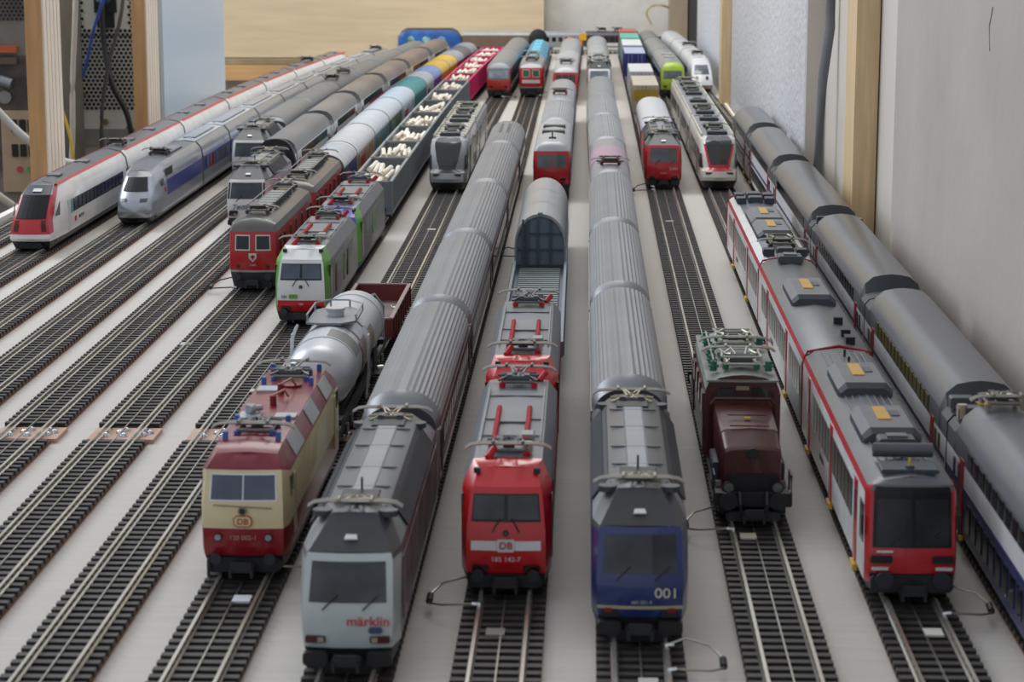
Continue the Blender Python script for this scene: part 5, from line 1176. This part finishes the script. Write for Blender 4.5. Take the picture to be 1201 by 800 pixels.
# tank wagon and low wagon behind the cream loco
t = thing('tank_wagon', 'silver tank wagon with a walkway on top, behind the cream and dark red locomotive', 'wagon', 'G', 1.000, 1.238); L = 238
TK = M('c3c7cb', .36, .3, var=.04, scale=20); TK2 = M('7f7f7f', .4, .3)
def circ(y, r, z, n=28): return [(r*math.cos(a), y, z+r*math.sin(a)) for a in [i*2*math.pi/n for i in range(n)]]
prof = [(30, 2), (31, 7), (34, 11), (39, 13.6), (46, 14.8), (70, 15), (120, 15), (180, 15), (208, 15), (217, 14), (223, 11), (226, 6), (227, 2)]
MB().loft([circ(y, r, 31) for y, r in prof], TK, closed=True).build('tank', t, smooth=50)
for y in (66, 100, 128, 196): MB().loft([circ(y-.8, 15.35, 31), circ(y+.8, 15.35, 31)], TK2 if y in (100, 128) else TK, closed=True).build('tank_band', t, smooth=50)
MB().loft([[(15.2*math.cos(a), y, 31+15.2*math.sin(a)) for a in [math.radians(20+5*i) for i in range(14)]] for y in (66, 88)], M('7c7a78', .45, .2), cap0=False, cap1=False).build('grey_band', t, smooth=50)
MB().loft([[(15.3*math.cos(a), y, 31+15.3*math.sin(a)) for a in [math.radians(-25+5*i) for i in range(12)]] for y in (92, 150)], M('a58e84', .45, .2, var=.25, scale=50), cap0=False, cap1=False).build('faded_lettering_panel', t, smooth=50)
mb = MB()
oc = [(-11, 98), (-5, 96), (5, 96), (11, 104), (11, 136), (5, 146), (-5, 146), (-11, 136)]
mb.loft([[(x, y, 46.4) for x, y in oc], [(x, y, 47.4) for x, y in oc]], M('7f868c', .4, .4), closed=True); mb.build('walkway', t)
mb = MB(); mb.tube([(11, 100, 50.5), (11, 138, 50.5), (4, 148, 50.5), (-5, 148, 50.5), (-11, 138, 50.5), (-11, 100, 50.5)], .45, M('9aa0a4', .3, .5), 6)
for x, y in ((11, 104), (11, 136), (-11, 104), (-11, 136), (4, 148), (-5, 148)): mb.tube([(x, y, 47), (x, y, 50.5)], .45, M('9aa0a4', .3, .5), 6)
mb.build('walkway_railing', t)
MB().tube([(0, 120, 46), (0, 120, 50)], 4, TK, 16).tube([(0, 120, 50), (0, 120, 51)], 4.6, M('c2c5c8', .3, .4), 16).build('dome_hatch', t, smooth=50)
for s in (-1, 1):
    mb = MB(); mb.tube([(s*15, 94, 46), (s*17.2, 93, 40), (s*17.6, 91, 26), (s*16.4, 90, 13)], .6, M('c5c8ca', .3, .6), 6); mb.tube([(s*15, 100, 46), (s*17.2, 99, 40), (s*17.6, 97, 26), (s*16.4, 96, 13)], .6, M('c5c8ca', .3, .6), 6)
    for z in (18, 24, 30, 36, 42): mb.tube([(s*17.2, 92.5, z), (s*17.2, 98.5, z)], .4, M('c5c8ca', .3, .6), 6)
    mb.build('ladder', t)
mb = MB(); mb.box((0, L/2, 13), (16, L-6, 3), UNDER)
for s in (-1, 1): mb.box((s*12, L/2, 13.5), (2, L-6, 4), UNDER)
for y in (45, 128, 205): mb.box((0, y, 15.5), (22, 8, 5), UNDER)
mb.build('chassis', t); MB().box((0, 20, 17), (26, 10, 1.4), UNDER).box((0, 231, 17), (26, 9, 1.4), UNDER).build('end_platform', t)
MB().box((15.2, 150, 22), (.8, 16, 12), BLACK).build('data_plate', t); MB().tube([(14, 170, 12), (17, 172, 12)], 2.2, M('c0c0bc', .3, .5), 12).build('hand_wheel', t)
mb = MB(); mb.tube([(-10, 236, 17), (-10, 236, 34), (8, 236, 40), (12, 236, 34), (12, 236, 17)], .8, M('8e9498', .4, .4), 6); mb.build('end_ladder', t)
buffers(t, 3); bogie(t, 40, 20); bogie(t, L-40, 20)
t = thing('low_open_wagon', 'small empty dark red low-sided wagon behind the silver tank wagon', 'wagon', 'G', 1.252, 1.375); L = 123
DRW = M('5e2420', .45, var=.1, scale=60); RDI = M('77302c', .5, var=.1, scale=60)
MB().box((0, L/2, 14), (29, L, 2), M('6b5a56', .6, var=.2)).build('floor', t)
for s in (-1, 1): MB().box((s*14.4, L/2, 19.5), (1.4, L, 10), RDI).box((s*14.6, L/2, 24.4), (2, L, .9), M('8e7a74', .5)).build('side_wall', t)
for y in (.7, L-.7): MB().box((0, y, 19.5), (28, 1.4, 10), RDI).box((0, y, 24.4), (29, 2, .9), M('8e7a74', .5)).build('end_wall', t)
for s in (-1, 1):
    mb = MB()
    for i in range(8): mb.box((s*15.5, 6+i*15.6, 18.5), (1, 2, 12), DRW)
    mb.build('wall_posts', t)
buffers(t, 0); wheels(t, (28, L-28)); MB().box((0, L/2, 11.5), (22, L-10, 3), UNDER).build('underframe', t)
mb = MB(); mb.tube([(2, 14, 15), (5, 16, 24), (2, 20, 30)], 1.6, M('59606a', .4, .3), 8); mb.build('brake_column', t)
# covered coil wagon behind the twin red locos
t = thing('hooded_wagon', 'blue-grey wagon with its ribbed floor open and a silver rounded hood pushed to the rear', 'wagon', 'I', 1.205, 1.720); L = 515
BG = M('6c7d88', .45, .1, var=.06); BGL = M('7d8a92', .45, .1)
MB().box((0, L/2, 14), (30, L, 3), BG).build('floor', t)
mb = MB(); y = 8
while y < 286: mb.box((0, y, 16.2), (25, 4.2, 1.8), M('8b9494', .5, .1), ch=.6); y += 8.4
mb.build('floor_saddles', t)
for s in (-1, 1):
    mb = MB(); mb.box((s*15.2, L/2, 17), (1.6, L, 8), BGL)
    for i in range(24): mb.box((s*16, 8+i*12, 16.5), (1, 2, 8), BG)
    mb.build('side_sill', t)
H_ = M('9fa5a9', .3, .45, var=.04, scale=20); hp = arc(15.6, 30, 50.5, 16, 2.1)
hh = [(15.6, 0, 15), (15.6, 0, 24)]+hp
body(t, [at_y([(p[0], p[-1]) for p in hh], 292), at_y([(p[0], p[-1]) for p in hh], 505)], lambda i, k: ('hood', H_), lambda k: None, sm=40, rear=lambda k: ('hood_end', BG))
ib = [(x*.93, 0, 15+(z-15)*.95) for x, _, z in hh]
body(t, [at_y([(p[0], p[-1]) for p in ib], 294), at_y([(p[0], p[-1]) for p in ib], 296)], lambda i, k: ('bulkhead', BG), lambda k: ('bulkhead', BG), sm=30)
mb = MB(); fo = full(at_y([(p[0], p[-1]) for p in hh], 292)); fi = full(at_y([(p[0], p[-1]) for p in ib], 292)); mb.loft([fo, fi], H_, cap0=False, cap1=False)
for z in (18, 28, 38): mb.box((0, 293, z), (27, 1.2, .8), M('4a5660', .5))
for x in (-10.5, -7.5, -1.5, 6): mb.box((x, 292.6, 31), (1.1, 2, 32), M('46525b', .5))
for z in range(17, 46, 3): mb.box((-9, 292.2, z), (3, .8, .7), M('46525b', .5))
mb.box((0, 291, 50.6), (3, 5, 2), BG); mb.build('bulkhead_frame', t)
for y in (360, 432): MB().loft([full(at_y([(p[0]+.3, p[-1]+.3) for p in hh], y)), full(at_y([(p[0]+.3, p[-1]+.3) for p in hh], y+1.4))], H_, cap0=False, cap1=False).build('hood_rib', t)
buffers(t, 0); MB().box((0, L/2, 11), (20, L-90, 4), UNDER).build('underframe', t)
for y in (34, L-34, L/2-34, L/2+34): bogie(t, y, 20)
# ---------------------------------------------------------------- generic flat fronted cars
def boxfront(tr, y0, y1, label, fcol, scol, roofc, low='2a2c2e', win=(28, 38), nwin=2, upper=None, d=6, rear='flat', ztop=49, name='control_car', cat='railcar', lean=4, sband=None, winm=None, wcol=None, bend=None):
    F_ = M(fcol, .3, coat=.3); S_ = M(scol, .38); R_ = M(roofc, .38, .2); K_ = M(low, .5); U_ = M(upper, .35) if upper else F_
    front = [(12.8, 3, 6), (13.4, .8, 13.6), (13.6, 0, 15), (13.7, .2, win[0]-2), (13.2, lean, win[1]+1.2), (12.8, lean+.6, 41), (11, lean+3, 45), (6, lean+7, ztop-1.6), (0, lean+9, ztop-1)]
    mid = [(13.6, 8), (15, 13.6), (15, 15), (15, win[0]-2), (15, win[1]+1.2), (14.9, 40.5), (13.2, 45.2), (7.5, ztop-.8), (0, ztop)]
    def sd(i, k): return ('skirt', K_) if k == 0 else ('body', (F_ if i == 0 else S_)) if k < 5 else ('roof', R_)
    def fc(k): return ('skirt', K_) if k == 0 else ('body', F_) if k < 3 else ('body', U_) if k < 5 else ('roof', R_) if not bend else ('body', F_)
    t, L, R = car(name, cat, tr, y0, y1-.0015, label, front, mid, sd, fc, d=d, bulge=1.5, rear=rear, steps=2)
    wm = M(winm or '4a5258', .1, spec=.7, var=.4, scale=50)
    e = [(-.86, .86)] if nwin == 1 else [(-.84, -.03), (.03, .84)] if nwin == 2 else [(-.86, -.34), (-.26, .26), (.34, .86)]
    for a, b in e: fpatch(t, 'windscreen', front, 3.12, 3.92, a, b, wm, 1.5, off=.35)
    for s in (-1, 1): MB().box((s*9, -.8, 18), (4.4, .9, 2), M('3a1a18', .2), ch=.4).build('headlight', t)
    buffers(t, 0, 12.5); coupler(t, 0); underbox(t, 60, L-60)
    for y in (34, L-34): bogie(t, y)
    ys = [20+13*i for i in range(int((L-30)/13))]
    if wcol != 'none': sidewin(t, ys, 15.1, 25, 34.5, 8.5, M(wcol or '26292c', .12, spec=.7))
    if sband: mb = MB(); band(mb, 8, L-3, 15.12, sband[0], sband[1], M(sband[2], .4)); mb.build('side_stripe', t)
    MB().box((0, L+.5, 28), (10, 3, 24), RUBBER, ch=1.5).build('gangway', t)
    return t, L, front
t, L, fr = boxfront('I', 2.0, 2.228, 'red-nosed control car with a two-pane windscreen and two dark roof vents', 'bb1a22', '8d8f90', 'a4a6a8', ztop=49.5, winm='585e60')
for y in (96, 150): MB().box((0, y, 49.0), (19, 13, 3.0), M('4a4d4b', .5), ch=.6).build('roof_vent', t)
MB().box((0, 30, 49), (6, 4, 3), BLACK).tube([(0, 28, 50), (0, 28, 55)], .6, BLACK, 6).build('horn', t)
coach('I', 2.228, 2.47, 'grey coach right behind the control car with two dark roof vents', ribs=True, side='7f8284', roof=RIBROOF('95989b'))
t, L = coach('I', 2.472, 2.78, 'grey car with a brownish pantograph behind the two-vent control car\'s coach', ribs=False, side='8b8d90', roof=M('9da0a3', .35, .25)); panto(t, 60, 50, kind='frame', w=13, L=26, fm=M('7a5c50', .4, .4), im=M('8a4a3c', .4))
t, L, fr = boxfront('I', 3.02, 3.37, 'red railcar with three dark front windows and a pale grey roof', 'b81e22', 'a8262a', 'b0b2b4', nwin=3, winm='2c2f30', ztop=49)
panto(t, 60, 49, kind='frame', w=12, L=24, fm=M('6a6664', .4, .4))
mb = MB(); mb.box((0, 150, 49.6), (18, 90, .8), M('9b9ea1', .4)); mb.build('roof_panel', t)
coach('I', 3.372, 3.72, 'pale grey-roofed coach beyond the red railcar with three front windows', ribs=False, side='9a3a3c', roof=M('a2a4a7', .35, .25))
t, L, fr = boxfront('G', 3.098, 3.40, 'dark grey control car with an orange-red lower nose', 'b0342a', '3e4c4e', '85888b', upper='6b7075', win=(29, 38.5), nwin=1, winm='8d9aa4', sband=(16, 20, 'b9bcbc'), ztop=50, lean=5)
coach('G', 3.40, 3.73, 'grey-roofed dark green coach behind the control car with the orange-red nose', ribs=False, side='3e4c4e', roof=M('7f8285', .38, .2), bands=((16, 20, 'b0b2b0'),))
t, L, fr = boxfront('L', 3.112, 3.42, 'lime green fronted railcar behind the white railcar with the red V', 'a4c22e', '4a5048', '8f918f', win=(28, 37.5), nwin=1, winm='646a6c', ztop=49.5, bend=1, sband=(34.5, 38, '8c9aa0'))
MB().box((0, 4.4, 41.5), (5, .8, 2.2), BLACK).build('destination_display', t)
for y in (110, 180): MB().box((0, y, 49.8), (14, 26, 1), M('b0b4b4', .35, .2), ch=.3).build('roof_panel', t)
coach('L', 3.42, 3.74, 'grey-green coach behind the lime green fronted railcar', ribs=False, side='55604c', roof=M('868886', .38, .2)); coach('L', 3.742, 3.96, 'farthest dark grey coach on the track of the lime green railcar', ribs=False, side='44484c', roof=M('787a78', .38, .2))
coach('K', 2.253, 2.51, 'white smooth round-roofed coach behind the red locomotive numbered 2000', ribs=False, side='7c2430', roof=M('c2c5c8', .35, .1, var=.02))
# blue hoppers
def hopper(y0, y1, label, c):
    t = thing('hopper_wagon', label, 'wagon', 'H', y0+.0015, y1-.0015); L = (y1-y0)*1000-3; B_ = M(c, .35, coat=.2)
    h = [(9, 14), (14.6, 20), (15, 24), (15, 38), (9, 45), (6, 46.5), (0, 46.5)]
    body(t, [at_y([(x*.9, z-1.5) for x, z in h], 0), at_y(h, 5), at_y(h, L-5), at_y([(x*.9, z-1.5) for x, z in h], L)], lambda i, k: ('hopper_body', B_), lambda k: ('hopper_body', B_), sm=25)
    mb = MB(); mb.box((0, L/2, 46.9), (11, L-8, 1), M('57c0dc' if c.startswith('2') else c, .35)); mb.build('roof_hatch', t)
    MB().box((0, L/2, 12), (22, L-4, 3), UNDER).build('underframe', t); wheels(t, (L*.25, L*.75)); buffers(t, 0)
ys = [3.29, 3.375, 3.46, 3.545, 3.63, 3.71]
for i in range(5): hopper(ys[i], ys[i+1], 'bright blue hopper wagon, %s behind the red locomotive with green-tinted windows' % ORD[i], '2492b5')
# containers on flats
def flat(y0, y1, label, tr='K'):
    t = thing('flat_wagon', label, 'wagon', tr, y0+.001, y1-.001); L = (y1-y0)*1000-2
    mb = MB(); mb.box((0, L/2, 13.4), (26, L, 1.6), M('4e4d50', .5))
    for s in (-1, 1): mb.box((s*13.2, L/2, 12.5), (1.4, L, 4.4), M('45454a', .5))
    mb.build('deck', t); buffers(t, 0, 12.5); wheels(t, (22, 40, L-40, L-22)); MB().box((0, L/2, 10.5), (20, L-110, 4), UNDER).build('underframe', t) if L > 130 else None
def container(y0, y1, label, c, top, z1=42, corr=True, tr='K', stripe=None, tankish=False):
    t = thing('container', label, 'container', tr, y0, y1); t.location.z = .0153; L = (y1-y0)*1000; h = z1-14.4; C_ = M(c, .4)
    MB().box((0, L/2, h/2), (27.5, L, h), C_, ch=.4).build('container_body', t); MB().box((0, L/2, h+.3), (27.8, L+.3, .8), M(top, .4), ch=.3).build('container_roof', t)
    mb = MB()
    for s in (-1, 1):
        y = 3
        while y < L-2: mb.box((s*13.9, y, h/2), (.6, 2, h-4), C_); y += 4.4
    for x in (-9, -4, 4, 9): mb.box((x, -.3, h/2), (.7, .7, h-3), M('8a8a88', .4, .4))
    mb.box((0, -.25, h/2), (.5, .6, h-2), BLACK); mb.build('door_bars', t)
    if stripe: MB().box((0, -.5, h*.65), (26, .4, h*.4), M(stripe, .35, .2)).build('gold_panel', t)
flat(2.525, 2.735, 'flat wagon under the front end of the gold and cream container'); flat(2.737, 2.945, 'flat wagon under the gold and cream container'); flat(2.947, 3.165, 'flat wagon under the plain white container')
flat(3.167, 3.36, 'empty flat wagon between the white and dark blue containers'); flat(3.362, 3.555, 'flat wagon under the dark blue container'); flat(3.557, 3.745, 'flat wagon under the white-topped container'); flat(3.747, 3.925, 'flat wagon under the green container'); flat(3.927, 4.035, 'flat wagon under the red-topped container at the back')
container(2.735, 2.90, 'cream container with a gold front, right beyond the white round-roofed coach', 'b3a98f', 'bdb5a2', 44.5, stripe='b08f34'); container(2.97, 3.13, 'plain white container behind the gold and cream one', 'b9bbbd', 'd0d2d3', 45)
container(3.37, 3.52, 'dark blue container with a pale roof edge', '2b2f78', 'a9b2cc', 45); container(3.56, 3.73, 'grey-sided container with a white roof, just beyond the dark blue one', '9aa0a6', 'd6dada', 46); container(3.75, 3.91, 'green container near the back of the container train', '3b9a86', '5ab8a0', 47); container(3.93, 4.03, 'red-topped container at the back of the container train', '8a3030', 'c8504a', 48)
# ---------------------------------------------------------------- trains crossing at the back
TX0['X'] = 0
R90 = -math.pi/2
ct = ething('railway_track', 'track crossing the back of the board behind all the trains', 'track', (-.36, 4.10, 0), R90)
mb = MB(); y = 2
while y < 540: mb.box((0, y, 1.9), (30, 3.4, 3.4), TIE); y += 7.2
mb.build('sleeper_bed', ct)
for s in (-1, 1): MB().box((s*8.8, 271, 4.8), (1.3, 540, 2.4), RAIL).build('rail', ct)
t = ething('electric_locomotive', 'bright blue locomotive with painted sides crossing the back beside the plywood panel', 'locomotive', (-.352, 4.10, 0), R90); L = 116
BL_ = M('1f559a', .35, var=.3, scale=40); h = [(13.5, 9), (15, 13), (15, 24), (15, 34), (12, 42), (0, 46)]
body(t, [[(x*.8, y, 9+(z-9)*.55) for x, y, z in at_y(h, 0)], [(x*.95, y, 9+(z-9)*.85) for x, y, z in at_y(h, 6)], at_y(h, 16), at_y(h, L-16), [(x*.95, y, 9+(z-9)*.85) for x, y, z in at_y(h, L-6)], [(x*.8, y, 9+(z-9)*.55) for x, y, z in at_y(h, L)]], lambda i, k: ('body', BL_) if k < 4 else ('roof', M('3e4244', .5)), lambda k: ('body', BL_), sm=35)
for y, c in ((24, '6f9a8c'), (52, '7aa0a0'), (80, '6a8cb0')): MB().tube([(15, y, 24), (15.5, y, 24)], 7.5, M(c, .4, var=.5, scale=90), 18).build('side_artwork', t)
for y in (26, L-26): bogie(t, y, 22)
def cross(x, L, label, sc, rc, name='passenger_coach', band_=None, win=True):
    t = ething(name, label, 'coach', (x, 4.10, 0), R90); h = [(14, 12), (15, 14), (15, 26), (15, 33)]+[(a, b) for a, _, b in arc(15, 33.5, 41, 6)]
    body(t, [at_y(h, 0), at_y(h, L)], lambda i, k: ('body', M(sc, .4)) if k < 3 else ('roof', M(rc, .4, .1)), lambda k: ('end_wall', DARK), sm=40)
    if win: sidewin(t, [12+12*i for i in range(int((L-12)/12))], 15.1, 22, 30, 7, GLASS)
    else:
        mb = MB()
        for i in range(int((L-6)/4)): mb.box((15.2, 4+4*i, 24), (.5, 1, 16), M(sc, .4))
        mb.build('side_planks', t)
    if band_: mb = MB(); band(mb, 2, L-2, 15.3, 14, 20, M(band_, .4)); mb.build('side_stripe', t)
    for y in (20, L-20): bogie(t, y, 18)
    return t
cross(-.233, 128, 'brown planked wagon with a pale grey roof crossing the back beside the blue locomotive', '6f5c4c', 'a5a6a2', win=False)
cross(-.102, 88, 'grey coach with silver windows crossing the back behind the blue hoppers', '8c8f92', '9a9c9e')
t = cross(-.008, 96, 'dark coach with a white stripe and raised wire frames crossing the back behind the containers', '3a2c2c', '55575a', band_='c8c8c6')
panto(t, 60, 40.6, kind='frame', w=13, L=24, fm=BLACK); panto(t, 30, 40.6, kind='frame', w=13, L=22, fm=BLACK)
t = ething('toy_crane', 'small orange and yellow crane in front of the back wall', 'crane', (-.022, 4.045, 0))
MB().box((0, 0, 8), (20, 20, 15.9), M('3a302a', .6), ch=1).build('crane_base', t); MB().box((-2, 0, 22), (20, 16, 12), M('d8752a', .45), ch=2).build('crane_cab', t); MB().box((9, 0, 33), (13, 12, 12), M('d9a52c', .45), ch=1).build('crane_housing', t)
mb = MB(); mb.tube([(-4, 0, 26), (-16, -2, 32), (-24, -3, 24)], 2.2, M('d8752a', .45), 8); mb.build('crane_arm', t)
t = ething('round_tank_wagon', 'small wagon with a round black end and dark red frame behind the blue hoppers', 'wagon', (-.092, 3.90, 0))
mb = MB(); mb.loft([circ(y, r, 35.5, 24) for y, r in ((0, 11), (2, 14.5), (5, 16), (60, 16), (64, 11))], RUBBER, closed=True); mb.build('tank', t, smooth=50)
mb = MB(); mb.box((0, 32, 13), (27, 66, 5), M('6a2226', .5)); 
for s in (-1, 1): mb.box((s*12, 32, 19), (2, 66, 10), M('6a2226', .5))
mb.build('frame', t); wheels(t, (14, 50)); MB().box((0, 32, 2.6), (24, 60, 5.2), DARK).build('track_piece', t)
mb = MB(); mb.tube([(0, 0, 0), (0, 8, -10), (0, 4, -22)], .25, M('9a8880', .8), 5); o = mb.build('scratch', loc=(199.8, 1120, 205)); tag(o, 'small brown scratch on the plain right wall', 'scratch')
